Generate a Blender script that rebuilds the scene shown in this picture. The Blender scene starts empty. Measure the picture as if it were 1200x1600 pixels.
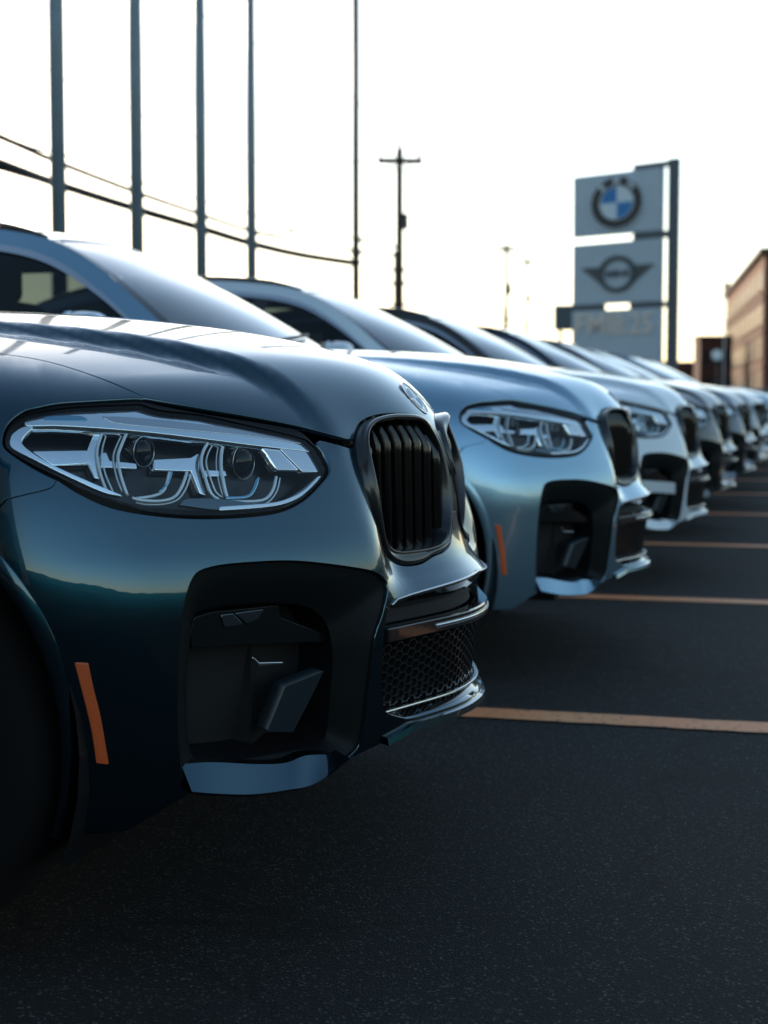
import bpy, bmesh, math, random
import numpy as np
from mathutils import Vector, Matrix
from mathutils.geometry import delaunay_2d_cdt
R = math.radians
random.seed(7)
scene = bpy.context.scene
COL = scene.collection

# ------------------------------------------------------------------ camera
CAM_H = 0.93
YAW, PITCH = R(15.64), R(4.0)
FPX = 2500.0                       # focal length in pixels of the 1200 x 1600 photograph
cam_data = bpy.data.cameras.new("camera")
cam_data.sensor_fit = 'HORIZONTAL'
cam_data.sensor_width = 24.0
cam_data.lens = FPX / 1200 * 24.0
cam_data.clip_start = 0.05
cam_data.clip_end = 3000
cam_data.dof.use_dof = True
cam_data.dof.focus_distance = 2.85
cam_data.dof.aperture_fstop = 3.7
cam = bpy.data.objects.new("camera", cam_data)
COL.objects.link(cam)
cam.location = (0, 0, CAM_H)
cam.rotation_euler = (R(90) - PITCH, 0, YAW)
scene.camera = cam

# ------------------------------------------------------------------ sky, sun, exposure
SUN_AZ = R(-38)      # from +Y, positive towards +X
SUN_EL = R(17)
world = bpy.data.worlds.new("World")
scene.world = world
world.use_nodes = True
wn, wl = world.node_tree.nodes, world.node_tree.links
wn.clear()
sky = wn.new('ShaderNodeTexSky')
sky.sky_type = 'NISHITA'
sky.sun_disc = False
sky.sun_elevation = SUN_EL
sky.sun_rotation = SUN_AZ
sky.air_density = 1.0
sky.dust_density = 0.6
sky.ozone_density = 1.0
bg = wn.new('ShaderNodeBackground')
bg.inputs['Strength'].default_value = 0.15
out = wn.new('ShaderNodeOutputWorld')
hs = wn.new('ShaderNodeHueSaturation'); hs.inputs['Saturation'].default_value = 0.98; hs.inputs['Hue'].default_value = 0.49
wl.new(sky.outputs[0], hs.inputs['Color'])
wl.new(hs.outputs[0], bg.inputs[0])
wl.new(bg.outputs[0], out.inputs[0])

sun_data = bpy.data.lights.new("sun", 'SUN')
sun_data.energy = 2.6
sun_data.angle = R(0.5)
sun_data.color = (1.0, 0.83, 0.64)
sun = bpy.data.objects.new("sun", sun_data)
COL.objects.link(sun)
sdir = Vector((math.sin(SUN_AZ) * math.cos(SUN_EL), math.cos(SUN_AZ) * math.cos(SUN_EL), math.sin(SUN_EL)))
sun.rotation_euler = sdir.to_track_quat('Z', 'Y').to_euler()
sun.location = sdir * 50

scene.view_settings.view_transform = 'Standard'
scene.view_settings.look = 'None'
scene.view_settings.exposure = 0.8
scene.view_settings.gamma = 1.0
scene.view_settings.use_curve_mapping = False
scene.render.engine = 'CYCLES'
scene.cycles.use_denoising = True
scene.cycles.max_bounces = 10
scene.cycles.transparent_max_bounces = 16
scene.cycles.caustics_reflective = False
scene.cycles.caustics_refractive = False
scene.cycles.sample_clamp_indirect = 6.0

# ------------------------------------------------------------------ materials
MATS = {}
def mat(name, base=(0.5, 0.5, 0.5), rough=0.5, metal=0.0, coat=0.0, coat_rough=0.03, spec=0.5, ior=1.5,
        noise=None, bump=None, transmission=0.0, emit=None):
    m = bpy.data.materials.new(name)
    m.use_nodes = True
    nt = m.node_tree
    b = nt.nodes['Principled BSDF']
    b.inputs['Base Color'].default_value = (*base, 1)
    b.inputs['Roughness'].default_value = rough
    b.inputs['Metallic'].default_value = metal
    b.inputs['Coat Weight'].default_value = coat
    b.inputs['Coat Roughness'].default_value = coat_rough
    b.inputs['Specular IOR Level'].default_value = spec
    b.inputs['IOR'].default_value = ior
    b.inputs['Transmission Weight'].default_value = transmission
    if noise or bump:
        tc = nt.nodes.new('ShaderNodeTexCoord')
    if noise:                                       # (scale, amount, second colour)
        sc, amt, col2 = noise
        n = nt.nodes.new('ShaderNodeTexNoise'); n.inputs['Scale'].default_value = sc; n.inputs['Detail'].default_value = 6
        nt.links.new(tc.outputs['Object'], n.inputs['Vector'])
        r = nt.nodes.new('ShaderNodeMapRange'); r.inputs[1].default_value = 0.35; r.inputs[2].default_value = 0.65
        r.inputs[4].default_value = amt
        nt.links.new(n.outputs['Fac'], r.inputs[0])
        mx = nt.nodes.new('ShaderNodeMix'); mx.data_type = 'RGBA'
        mx.inputs[6].default_value = (*base, 1); mx.inputs[7].default_value = (*col2, 1)
        nt.links.new(r.outputs[0], mx.inputs[0]); nt.links.new(mx.outputs[2], b.inputs['Base Color'])
    if bump:                                        # (scale, strength, distance)
        n = nt.nodes.new('ShaderNodeTexNoise'); n.inputs['Scale'].default_value = bump[0]; n.inputs['Detail'].default_value = 4
        nt.links.new(tc.outputs['Object'], n.inputs['Vector'])
        bp = nt.nodes.new('ShaderNodeBump'); bp.inputs['Strength'].default_value = bump[1]; bp.inputs['Distance'].default_value = bump[2]
        nt.links.new(n.outputs['Fac'], bp.inputs['Height']); nt.links.new(bp.outputs[0], b.inputs['Normal'])
    if emit:
        b.inputs['Emission Color'].default_value = (*emit[0], 1); b.inputs['Emission Strength'].default_value = emit[1]
    MATS[name] = m
    return m

def paint(name, base, metal=0.55, rough=0.32, tint=None):
    """clear-coated metallic paint; fine flake bump under a smooth coat, thin dust film"""
    m = mat(name, base, rough, metal, coat=1.0, coat_rough=0.025)
    m.node_tree.nodes['Principled BSDF'].inputs['Coat IOR'].default_value = 1.62
    nt = m.node_tree; b = nt.nodes['Principled BSDF']
    tc = nt.nodes.new('ShaderNodeTexCoord')
    vor = nt.nodes.new('ShaderNodeTexVoronoi'); vor.inputs['Scale'].default_value = 900
    nt.links.new(tc.outputs['Object'], vor.inputs['Vector'])
    bp = nt.nodes.new('ShaderNodeBump'); bp.inputs['Strength'].default_value = 0.12; bp.inputs['Distance'].default_value = 0.0006
    nt.links.new(vor.outputs['Distance'], bp.inputs['Height']); nt.links.new(bp.outputs[0], b.inputs['Normal'])
    n = nt.nodes.new('ShaderNodeTexNoise'); n.inputs['Scale'].default_value = 5.0; n.inputs['Detail'].default_value = 8
    nt.links.new(tc.outputs['Object'], n.inputs['Vector'])
    r = nt.nodes.new('ShaderNodeMapRange'); r.inputs[1].default_value = 0.4; r.inputs[2].default_value = 0.75
    r.inputs[3].default_value = 0.018; r.inputs[4].default_value = 0.06
    nt.links.new(n.outputs['Fac'], r.inputs[0]); nt.links.new(r.outputs[0], b.inputs['Coat Roughness'])
    return m

def glassy(name, tint, reflect=1.0, rough=0.0, ior=1.5):
    """thin pane: coloured see-through plus fresnel reflection"""
    m = bpy.data.materials.new(name); m.use_nodes = True
    nt = m.node_tree; nt.nodes.clear()
    o = nt.nodes.new('ShaderNodeOutputMaterial')
    tr = nt.nodes.new('ShaderNodeBsdfTransparent'); tr.inputs[0].default_value = (*tint, 1)
    gl = nt.nodes.new('ShaderNodeBsdfGlossy'); gl.inputs['Roughness'].default_value = rough
    fr = nt.nodes.new('ShaderNodeFresnel'); fr.inputs['IOR'].default_value = ior
    geo = nt.nodes.new('ShaderNodeNewGeometry')
    # keep the outside index on both faces of the thin pane
    mul = nt.nodes.new('ShaderNodeMath'); mul.operation = 'MULTIPLY'; mul.inputs[1].default_value = reflect; mul.use_clamp = True
    mp = nt.nodes.new('ShaderNodeMapRange'); mp.inputs[3].default_value = ior; mp.inputs[4].default_value = 1.0 / ior
    nt.links.new(geo.outputs['Backfacing'], mp.inputs[0]); nt.links.new(mp.outputs[0], fr.inputs['IOR'])
    mx = nt.nodes.new('ShaderNodeMixShader')
    nt.links.new(fr.outputs[0], mul.inputs[0]); nt.links.new(mul.outputs[0], mx.inputs[0])
    nt.links.new(tr.outputs[0], mx.inputs[1]); nt.links.new(gl.outputs[0], mx.inputs[2])
    nt.links.new(mx.outputs[0], o.inputs[0])
    MATS[name] = m
    return m

paint('paint_navy', (0.0003, 0.042, 0.068), 0.97, 0.2)
paint('paint_silver', (0.22, 0.38, 0.49), 0.8, 0.26)
paint('paint_white', (0.62, 0.68, 0.72), 0.0, 0.4)
paint('paint_black', (0.008, 0.009, 0.011), 0.3)
paint('paint_bronze', (0.022, 0.017, 0.012), 0.7)
paint('paint_grey', (0.14, 0.16, 0.18), 0.7)
paint('paint_blue', (0.001, 0.012, 0.035), 0.8)
mat('black_plastic', (0.007, 0.007, 0.008), 0.5, spec=0.2, bump=(400, 0.1, 0.001))
mat('black_gloss', (0.006, 0.006, 0.007), 0.12, coat=0.6)
mat('dark_void', (0.004, 0.004, 0.005), 0.8)
mat('grille_frame', (0.016, 0.018, 0.020), 0.26, 0.4, coat=0.5, coat_rough=0.14)
mat('chrome', (0.75, 0.76, 0.78), 0.06, 1.0)
mat('satin_chrome', (0.55, 0.57, 0.6), 0.22, 1.0)
mat('lamp_silver', (0.86, 0.92, 0.95), 0.09, 1.0, bump=(35, 0.25, 0.002))
mat('lamp_dark', (0.004, 0.005, 0.006), 0.35, 0.0)
mat('light_guide', (0.65, 0.72, 0.76), 0.12, 0.35, coat=1.0, bump=(900, 0.4, 0.001))
mat('amber', (0.62, 0.095, 0.012), 0.3, coat=1.0, bump=(500, 0.7, 0.002))
mat('rubber', (0.005, 0.005, 0.005), 0.85, spec=0.2)
mat('alloy', (0.35, 0.36, 0.37), 0.3, 0.9)
mat('seat_cloth', (0.02, 0.021, 0.023), 0.8)
mat('grille_slat', (0.002, 0.002, 0.002), 0.12, 0.0, spec=0.42)
mat('surround_shaded', (0.006, 0.008, 0.009), 0.5, 0.0, spec=0.15)  # body-coloured recess with its shade put into a dark colour
mat('cabinet_dark', (0.02, 0.04, 0.055), 0.4)
mat('mast_dark', (0.035, 0.045, 0.05), 0.5, 0.3)
mat('lamp_blue', (0.22, 0.42, 0.55), 0.2, 0.9)
mat('lamp_mid', (0.10, 0.13, 0.15), 0.2, 0.9)
mat('fog_glass', (0.006, 0.008, 0.009), 0.2, spec=0.3)
mat('fin_grey', (0.012, 0.020, 0.025), 0.35, 0.0)
mat('lamp_bezel', (0.003, 0.003, 0.0035), 0.45, spec=0.12)
mat('mesh_black', (0.01, 0.01, 0.01), 0.3, coat=0.3)
mat('tail_red', (0.25, 0.01, 0.01), 0.1, coat=1.0)
glassy('lamp_lens', (0.94, 0.97, 0.98), 0.6)
glassy('windscreen_glass', (0.30, 0.36, 0.38), 2.2, 0.0, 1.75)
glassy('side_glass', (0.16, 0.20, 0.21), 1.0)
glassy('projector_glass', (0.25, 0.32, 0.36), 0.8)

mat('sign_face', (0.42, 0.48, 0.53), 0.45, noise=(2.0, 0.5, (0.37, 0.43, 0.48)))
mat('sign_frame', (0.07, 0.085, 0.10), 0.45, 0.4)
mat('sign_black', (0.012, 0.012, 0.014), 0.4)
mat('sign_dark', (0.05, 0.06, 0.065), 0.5)
mat('sign_blue', (0.0, 0.16, 0.42), 0.4)
mat('sign_white', (0.58, 0.64, 0.68), 0.3)
mat('sign_amber', (0.66, 0.56, 0.48), 0.5)

# ------------------------------------------------------------------ object helpers
def link(name, me, parent=None, material=None, kind=None, objmat=False):
    o = bpy.data.objects.new(name, me)
    COL.objects.link(o)
    if parent is not None: o.parent = parent
    if material is not None:
        if not me.materials: me.materials.append(MATS[material] if isinstance(material, str) else material)
        if objmat:
            o.material_slots[0].link = 'OBJECT'
            o.material_slots[0].material = MATS[material]
            o['body_colour'] = 1
    if kind: o['kind'] = kind
    return o

def empty(name, loc=(0, 0, 0), rz=0.0, label=None, cat=None, group=None):
    o = bpy.data.objects.new(name, None); COL.objects.link(o)
    o.location = loc; o.rotation_euler = (0, 0, rz); o.empty_display_size = 0.3
    if label: o['label'] = label
    if cat: o['category'] = cat
    if group: o['group'] = group
    return o

def mesh_np(name, V, F, N=None, smooth=True):
    me = bpy.data.meshes.new(name)
    me.from_pydata([tuple(map(float, v)) for v in V], [], [tuple(int(i) for i in f) for f in F])
    me.polygons.foreach_set('use_smooth', [smooth] * len(me.polygons))
    me.update()
    if N is not None:
        me.normals_split_custom_set_from_vertices([tuple(map(float, n)) for n in N])
    return me

class MB:
    """collects simple solids into one mesh"""
    def __init__(s): s.V = []; s.F = []
    def add(s, V, F):
        k = len(s.V); s.V += [tuple(v) for v in V]; s.F += [tuple(i + k for i in f) for f in F]; return s
    def box(s, c, d, rz=0.0, bev=0.0):
        hx, hy, hz = d[0] / 2, d[1] / 2, d[2] / 2
        P = [(x, y, z) for z in (-hz, hz) for x, y in ((-hx, -hy), (hx, -hy), (hx, hy), (-hx, hy))]
        ca, sa = math.cos(rz), math.sin(rz)
        V = [(c[0] + x * ca - y * sa, c[1] + x * sa + y * ca, c[2] + z) for x, y, z in P]
        return s.add(V, [(0, 3, 2, 1), (4, 5, 6, 7), (0, 1, 5, 4), (1, 2, 6, 5), (2, 3, 7, 6), (3, 0, 4, 7)])
    def tube(s, pts, rad, n=8, cap=True):
        pts = [Vector(p) for p in pts]
        rads = rad if hasattr(rad, '__len__') else [rad] * len(pts)
        V = []; F = []
        up = None
        for i, p in enumerate(pts):
            t = (pts[min(i + 1, len(pts) - 1)] - pts[max(i - 1, 0)]).normalized()
            if up is None:
                up = t.orthogonal().normalized()
            up = (up - t * up.dot(t)).normalized(); w = t.cross(up)
            for k in range(n):
                a = 2 * math.pi * k / n
                V.append(p + (up * math.cos(a) + w * math.sin(a)) * rads[i])
        for i in range(len(pts) - 1):
            for k in range(n):
                a, b = i * n + k, i * n + (k + 1) % n
                F.append((a, b, b + n, a + n))
        if cap:
            F.append(tuple(range(n - 1, -1, -1))); F.append(tuple(range((len(pts) - 1) * n, len(pts) * n)))
        return s.add(V, F)
    def build(s, name, material, parent=None, smooth=False, kind=None, bevel=0.0, segs=2, objmat=False, angle=None):
        me = bpy.data.meshes.new(name)
        me.from_pydata([tuple(v) for v in s.V], [], s.F)
        if bevel > 0:
            bm = bmesh.new(); bm.from_mesh(me)
            bmesh.ops.remove_doubles(bm, verts=bm.verts, dist=1e-5)
            es = [e for e in bm.edges if len(e.link_faces) == 2 and e.calc_face_angle(0) > 0.5]
            bmesh.ops.bevel(bm, geom=es, offset=bevel, segments=segs, affect='EDGES', profile=0.5)
            bm.to_mesh(me); bm.free()
        me.polygons.foreach_set('use_smooth', [smooth] * len(me.polygons))
        me.update()
        if smooth and angle is not None:
            me.set_sharp_from_angle(angle=angle)
        return link(name, me, parent, material, kind, objmat)

# ------------------------------------------------------------------ the body surface of the cars, as an implicit solid
# local frame of a car: x forward (nose tip at 0), y to its left, z up; ground at z = 0
def spline_table(pts, lo, hi, n=3000, smooth=0.0):
    xs = np.array([p[0] for p in pts], float); ys = np.array([p[1] for p in pts], float)
    m = np.zeros_like(ys); d = np.diff(ys) / np.diff(xs)
    m[1:-1] = (d[:-1] * np.diff(xs)[1:] + d[1:] * np.diff(xs)[:-1]) / (np.diff(xs)[1:] + np.diff(xs)[:-1]); m[0] = d[0]; m[-1] = d[-1]
    g = np.linspace(lo, hi, n)
    k = np.clip(np.searchsorted(xs, g) - 1, 0, len(xs) - 2)
    h = xs[k + 1] - xs[k]; t = (g - xs[k]) / h
    v = (2*t**3 - 3*t**2 + 1) * ys[k] + (t**3 - 2*t**2 + t) * h * m[k] + (-2*t**3 + 3*t**2) * ys[k+1] + (t**3 - t**2) * h * m[k+1]
    v = np.where(g < xs[0], ys[0] + (g - xs[0]) * m[0], v); v = np.where(g > xs[-1], ys[-1] + (g - xs[-1]) * m[-1], v)
    if smooth > 0:
        w = int(smooth / ((hi - lo) / n)) | 1
        ker = np.hanning(w + 2)[1:-1]; ker /= ker.sum()
        v = np.convolve(np.pad(v, w // 2, mode='edge'), ker, mode='valid')
    return lambda q: np.interp(q, g, v)

HOOD = spline_table([(-4.8, 1.05), (-3.0, 1.13), (-1.6, 1.145), (-1.3, 1.132), (-1.0, 1.114), (-0.7, 1.086), (-0.35, 1.024),
                     (-0.18, 0.970), (-0.08, 0.922), (0.0, 0.87), (0.2, 0.70)], -5, 0.5, smooth=0.08)
NOSE = spline_table([(0.10, -0.10), (0.22, -0.045), (0.30, -0.018), (0.42, 0.002), (0.52, 0.012), (0.565, 0.006), (0.61, -0.032), (0.66, -0.050), (0.72, -0.057),
                     (0.80, -0.070), (0.90, -0.106), (1.1, -0.21)], 0, 1.4, smooth=0.035)
NOSE_SIDE = spline_table([(0.10, -0.12), (0.22, -0.055), (0.32, -0.026), (0.42, -0.008), (0.52, 0.005), (0.60, 0.010), (0.66, 0.002), (0.72, -0.018), (0.78, -0.042),
                          (0.84, -0.070), (0.92, -0.112), (1.1, -0.22)], 0, 1.4, smooth=0.05)
SIDE = spline_table([(0.10, 0.86), (0.22, 0.895), (0.35, 0.921), (0.50, 0.942), (0.60, 0.952), (0.68, 0.956), (0.76, 0.950),
                     (0.84, 0.933), (0.94, 0.90), (1.05, 0.82), (1.3, 0.7)], 0, 1.6, smooth=0.06)
def smax(a, b, k):
    h = np.clip(0.5 + 0.5 * (a - b) / k, 0, 1)
    return b * (1 - h) + a * h + k * h * (1 - h)
def sstep(a, b, x):
    t = np.clip((x - a) / (b - a), 0, 1); return t * t * t * (t * (6 * t - 15) + 10)
NOSE_V = 0.026
def F_body(P):
    x, y, z = P[..., 0], np.abs(P[..., 1]), P[..., 2]
    y2 = y * y
    t = sstep(0.26, 0.44, y)
    nose = x - (NOSE(z) * (1 - t) + NOSE_SIDE(z) * t) + 0.48 * y2 + NOSE_V * sstep(0.0, 0.36, y)
    side = y - SIDE(z) + 0.05 * sstep(-3.4, -4.7, x)
    side = side + 0.02 * sstep(-1.5, -2.2, x) * sstep(0.45, 0.6, z) * sstep(0.85, 0.7, z)      # door hollow
    yc = 0.36 + 0.30 * np.clip(-x - 0.12, 0, 1.4) ** 1.0 * 0.75
    wd = 0.06
    drop = 0.028 * sstep(-1.5, -0.25, x)
    top = z - (HOOD(x + 0.35 * y2) - 0.07 * y2 - drop * sstep(yc, yc + wd, y) + 0.5 * drop)
    back = -(x + 4.67) + 0.22 * y2 - 0.10 * sstep(0.3, 0.7, z) + 0.14 * sstep(0.8, 1.1, z)
    f = smax(nose, side, 0.13)
    f = smax(f, top, 0.10)
    f = smax(f, back, 0.2)
    f = smax(f, 0.19 - z, 0.03)
    return f * 0.85
def grad(P, F=F_body, h=0.0025):
    g = np.empty_like(P)
    for k in range(3):
        e = np.zeros(3); e[k] = h
        g[..., k] = F(P + e) - F(P - e)
    # |y| fold: symmetric at the middle
    g[..., 1] = np.where(np.abs(P[..., 1]) < h, 0.0, g[..., 1])
    return g / (np.linalg.norm(g, axis=-1, keepdims=True) + 1e-12)
def hit(O, D, t0, t1, off=0.0, steps=240, outside=True, F=F_body):
    """first surface crossing along rays; off > 0 lies outside the skin. outside: the ray starts outside the solid"""
    O = np.asarray(O, float); D = np.asarray(D, float)
    n = len(D); ts = np.linspace(t0, t1, steps)
    sgn = 1.0 if outside else -1.0
    lo = np.full(n, t0); hi = np.full(n, t1); done = np.zeros(n, bool)
    prev = sgn * (F(O + D * t0) - off)
    for t in ts[1:]:
        cur = sgn * (F(O + D * t) - off)
        new = (~done) & (prev > 0) & (cur <= 0)
        lo[new] = t - (ts[1] - ts[0]); hi[new] = t; done |= new
        prev = cur
    for _ in range(34):
        mid = (lo + hi) / 2
        v = sgn * (F(O + D * mid[:, None]) - off)
        lo = np.where(v > 0, mid, lo); hi = np.where(v > 0, hi, mid)
    return O + D * ((lo + hi) / 2)[:, None], done

# where the first car stands; its outlines were measured from the survey point in front of it
CAR1 = (-0.68, 3.16)
_f = np.array([-math.sin(YAW) * math.cos(PITCH), math.cos(YAW) * math.cos(PITCH), -math.sin(PITCH)])
_r = np.array([math.cos(YAW), math.sin(YAW), 0.0])
_u = np.cross(_r, _f)
def sight(px):
    px = np.asarray(px, float)
    D = _f + (px[:, 0:1] - 600) / FPX * _r - (px[:, 1:2] - 800) / FPX * _u
    return D / np.linalg.norm(D, axis=1, keepdims=True)
def on_body(px, off=0.0, curve=True, n=None, closed=False):
    """measured outline -> 3D points on the skin (or at a distance off from it)"""
    if curve: px = densify(px, closed)
    O = np.array([0 - CAR1[0], 0 - CAR1[1], CAM_H])
    D = sight(px)
    P, ok = hit(np.repeat(O[None], len(D), 0), D, 1.6, 4.6, off, steps=300)
    return P[ok]
def densify(px, closed=False, step=3.0):
    """centripetal-ish Catmull-Rom through the points; a point repeated twice is a corner"""
    px = [np.array(p, float) for p in px]
    out = []
    n = len(px); rng = n if closed else n - 1
    for i in range(rng):
        p1, p2 = px[i], px[(i + 1) % n]
        L = np.linalg.norm(p2 - p1)
        if L < 1e-6: continue
        p0 = px[(i - 1) % n] if (closed or i > 0) else p1
        p3 = px[(i + 2) % n] if (closed or i < n - 2) else p2
        m1 = (p2 - p0) * 0.5 if np.linalg.norm(p1 - p0) > 1e-6 else (p2 - p1)
        m2 = (p3 - p1) * 0.5 if np.linalg.norm(p3 - p2) > 1e-6 else (p2 - p1)
        for m in (m1, m2):
            l = np.linalg.norm(m)
            if l > 1.3 * L: m *= 1.3 * L / l
        k = max(2, int(L / step))
        for t in np.arange(k) / k:
            out.append((2*t**3 - 3*t**2 + 1) * p1 + (t**3 - 2*t**2 + t) * m1 + (-2*t**3 + 3*t**2) * p2 + (t**3 - t**2) * m2)
    if not closed: out.append(px[-1])
    return np.array(out)

# two ways to flatten the skin: 'top' (x, y) and 'ring' (angle round the plan, z)
CX = -1.0
def flat(P, mode):
    P = np.asarray(P, float)
    if mode == 'top': return np.stack([P[:, 0], np.abs(P[:, 1])], 1)
    y = np.abs(P[:, 1]); x = P[:, 0]
    s = np.where(x > CX, np.arctan2(y, np.maximum(x - CX, 1e-9)), math.pi / 2 + (CX - x) / 0.95)
    return np.stack([s, P[:, 2]], 1)
def unflat(Q, mode, off=0.0):
    Q = np.asarray(Q, float); n = len(Q)
    if mode == 'top':
        O = np.stack([Q[:, 0], Q[:, 1], np.full(n, 1.6)], 1); D = np.tile([0, 0, -1.0], (n, 1))
        P, ok = hit(O, D, 0, 1.3, off, steps=50)
        return P
    s = Q[:, 0]; fr = s < math.pi / 2
    ox = np.where(fr, CX, CX - (s - math.pi / 2) * 0.95)
    a = np.where(fr, s, math.pi / 2)
    O = np.stack([ox, np.zeros(n), Q[:, 1]], 1); D = np.stack([np.cos(a), np.sin(a), np.zeros(n)], 1)
    P, ok = hit(O, D, 0.0, 1.6, off, steps=50, outside=False)
    return P
def inside(poly, Q):
    x, y = Q[:, 0], Q[:, 1]; r = np.zeros(len(Q), bool)
    px, py = poly[:, 0], poly[:, 1]; j = len(poly) - 1
    for i in range(len(poly)):
        c = ((py[i] > y) != (py[j] > y))
        with np.errstate(divide='ignore', invalid='ignore'):
            xi = (px[j] - px[i]) * (y - py[i]) / (py[j] - py[i]) + px[i]
        r ^= c & (x < xi); j = i
    return r
def area2(q): return 0.5 * np.sum(q[:, 0] * np.roll(q[:, 1], -1) - np.roll(q[:, 0], -1) * q[:, 1])
def inset3(P, mode, g, closed=True):
    """move a closed outline on the skin inwards by g metres"""
    q = flat(P, mode); sign = 1.0 if area2(q) > 0 else -1.0
    T = np.roll(P, -1, 0) - np.roll(P, 1, 0); T /= np.linalg.norm(T, axis=1, keepdims=True) + 1e-9
    N = grad(P)
    I = np.cross(N, T) * sign
    if mode == 'top': pass
    # orientation of (flat) axes relative to the outward normal on the +y half
    e = 1e-3
    test = flat(P + I * e, mode)
    good = inside(q, test).mean() > 0.5
    if not good: I = -I
    return P + I * g
def patch(outline, mode, holes=(), off=0.0, spacing=0.03, gap=0.0, rim=0.0, dens=None, flatpts=None):
    """skin panel inside a closed outline (on the +y half), returns V, F, N and the boundary loops"""
    loops = [np.asarray(outline)] + [np.asarray(h) for h in holes]
    loops = [np.stack([l[:, 0], np.abs(l[:, 1]), l[:, 2]], 1) for l in loops]
    if gap > 0:
        mid = loops[0][:, 1] < 1e-4
        l0 = inset3(loops[0], mode, gap); l0[mid] = loops[0][mid] + (l0[mid] - loops[0][mid]) * np.array([1, 0, 1]); loops[0] = l0
        loops[1:] = [inset3(h, mode, -gap) for h in loops[1:]]
    qs = [flat(l, mode) for l in loops]
    q0 = qs[0]
    lo, hi = q0.min(0), q0.max(0)
    sx = spacing; sy = spacing
    gx = np.arange(lo[0] + sx / 2, hi[0], sx); gy = np.arange(lo[1] + sy / 2, hi[1], sy)
    G = np.array([(a + (0.5 * sx if j % 2 else 0), b) for j, b in enumerate(gy) for a in gx]) if len(gx) and len(gy) else np.zeros((0, 2))
    if len(G):
        keep = inside(q0, G)
        for h in qs[1:]: keep &= ~inside(h, G)
        G = G[keep]
    if len(G):
        B = np.concatenate(qs)
        d = np.full(len(G), 9.0)
        for k in range(0, len(B), 400): d = np.minimum(d, np.min(np.linalg.norm(G[:, None] - B[None, k:k + 400], axis=2), 1))
        G = G[d > spacing * 0.35]
    pts = []; edges = []
    for q in qs:
        k = len(pts); m = len(q); pts += [Vector(p) for p in q]; edges += [(k + i, k + (i + 1) % m) for i in range(m)]
    pts += [Vector(p) for p in G]
    vo, eo, fo, ov, oe, of = delaunay_2d_cdt(pts, edges, [], 0, 1e-7)
    Q = np.array([tuple(v) for v in vo]); Fc = np.array([tuple(f) for f in fo])
    c = Q[Fc].mean(1)
    keep = inside(q0, c)
    for h in qs[1:]: keep &= ~inside(h, c)
    Fc = Fc[keep]
    P = unflat(Q, mode, 0.0)
    # keep measured boundary points exact
    N = grad(P)
    used = np.unique(Fc); remap = -np.ones(len(P), int); remap[used] = np.arange(len(used))
    P = P[used]; N = N[used]; Fc = remap[Fc]
    P = P + N * off
    # face winding outward
    fn = np.cross(P[Fc[:, 1]] - P[Fc[:, 0]], P[Fc[:, 2]] - P[Fc[:, 0]])
    flip = (fn * N[Fc[:, 0]]).sum(1) < 0
    Fc[flip] = Fc[flip][:, ::-1]
    V, NN, FF = list(P), list(N), [tuple(f) for f in Fc]
    if rim > 0:
        cnt = {}
        for f in FF:
            for i in range(3):
                cnt[(f[i], f[(i + 1) % 3])] = 1
        be = [e for e in cnt if (e[1], e[0]) not in cnt]
        be = [e for e in be if not (P[e[0]][1] < 2e-4 and P[e[1]][1] < 2e-4)]
        mp1, mp2 = {}, {}
        side = {}
        for a, b in be:
            t = P[b] - P[a]; t /= np.linalg.norm(t) + 1e-9
            o_ = np.cross(t, N[a])                # outward in the skin
            for v in (a, b): side[v] = side.get(v, 0) + o_
        for v, s in side.items():
            s = s / (np.linalg.norm(s) + 1e-9)
            if P[v][1] < 2e-4: s = s * np.array([1, 0, 1])
            mp1[v] = len(V); V.append(P[v] + s * 0.0012 - N[v] * 0.0014); NN.append((N[v] + s) / np.linalg.norm(N[v] + s))
            mp2[v] = len(V); V.append(P[v] + s * 0.0014 - N[v] * rim); NN.append(s)
        for a, b in be:
            FF.append((b, a, mp1[a], mp1[b])); FF.append((mp1[b], mp1[a], mp2[a], mp2[b]))
    return np.array(V), FF, np.array(NN)
def mirrored(V, F, N):
    V2 = V * np.array([1, -1, 1]); N2 = N * np.array([1, -1, 1]); k = len(V)
    return np.concatenate([V, V2]), list(F) + [tuple(i + k for i in f[::-1]) for f in F], np.concatenate([N, N2])
def flipy(V, F, N=None):
    return V * np.array([1, -1, 1]), [f[::-1] for f in F], (None if N is None else N * np.array([1, -1, 1]))
def skin_part(name, material, parent, data, both=True, near=False, objmat=False, kind=None):
    """both: left and right halves in one mesh; else two objects, one a side"""
    V, F, N = data
    if both:
        V, F, N = mirrored(V, F, N)
        return link(name, mesh_np(name, V, F, N), parent, material, kind, objmat)
    V2, F2, N2 = flipy(V, F, N)
    a = link(name, mesh_np(name, V2, F2, N2), parent[0], material, kind, objmat)
    b = link(name, mesh_np(name, V, F, N), parent[1], material, kind, objmat)
    return a, b

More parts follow.
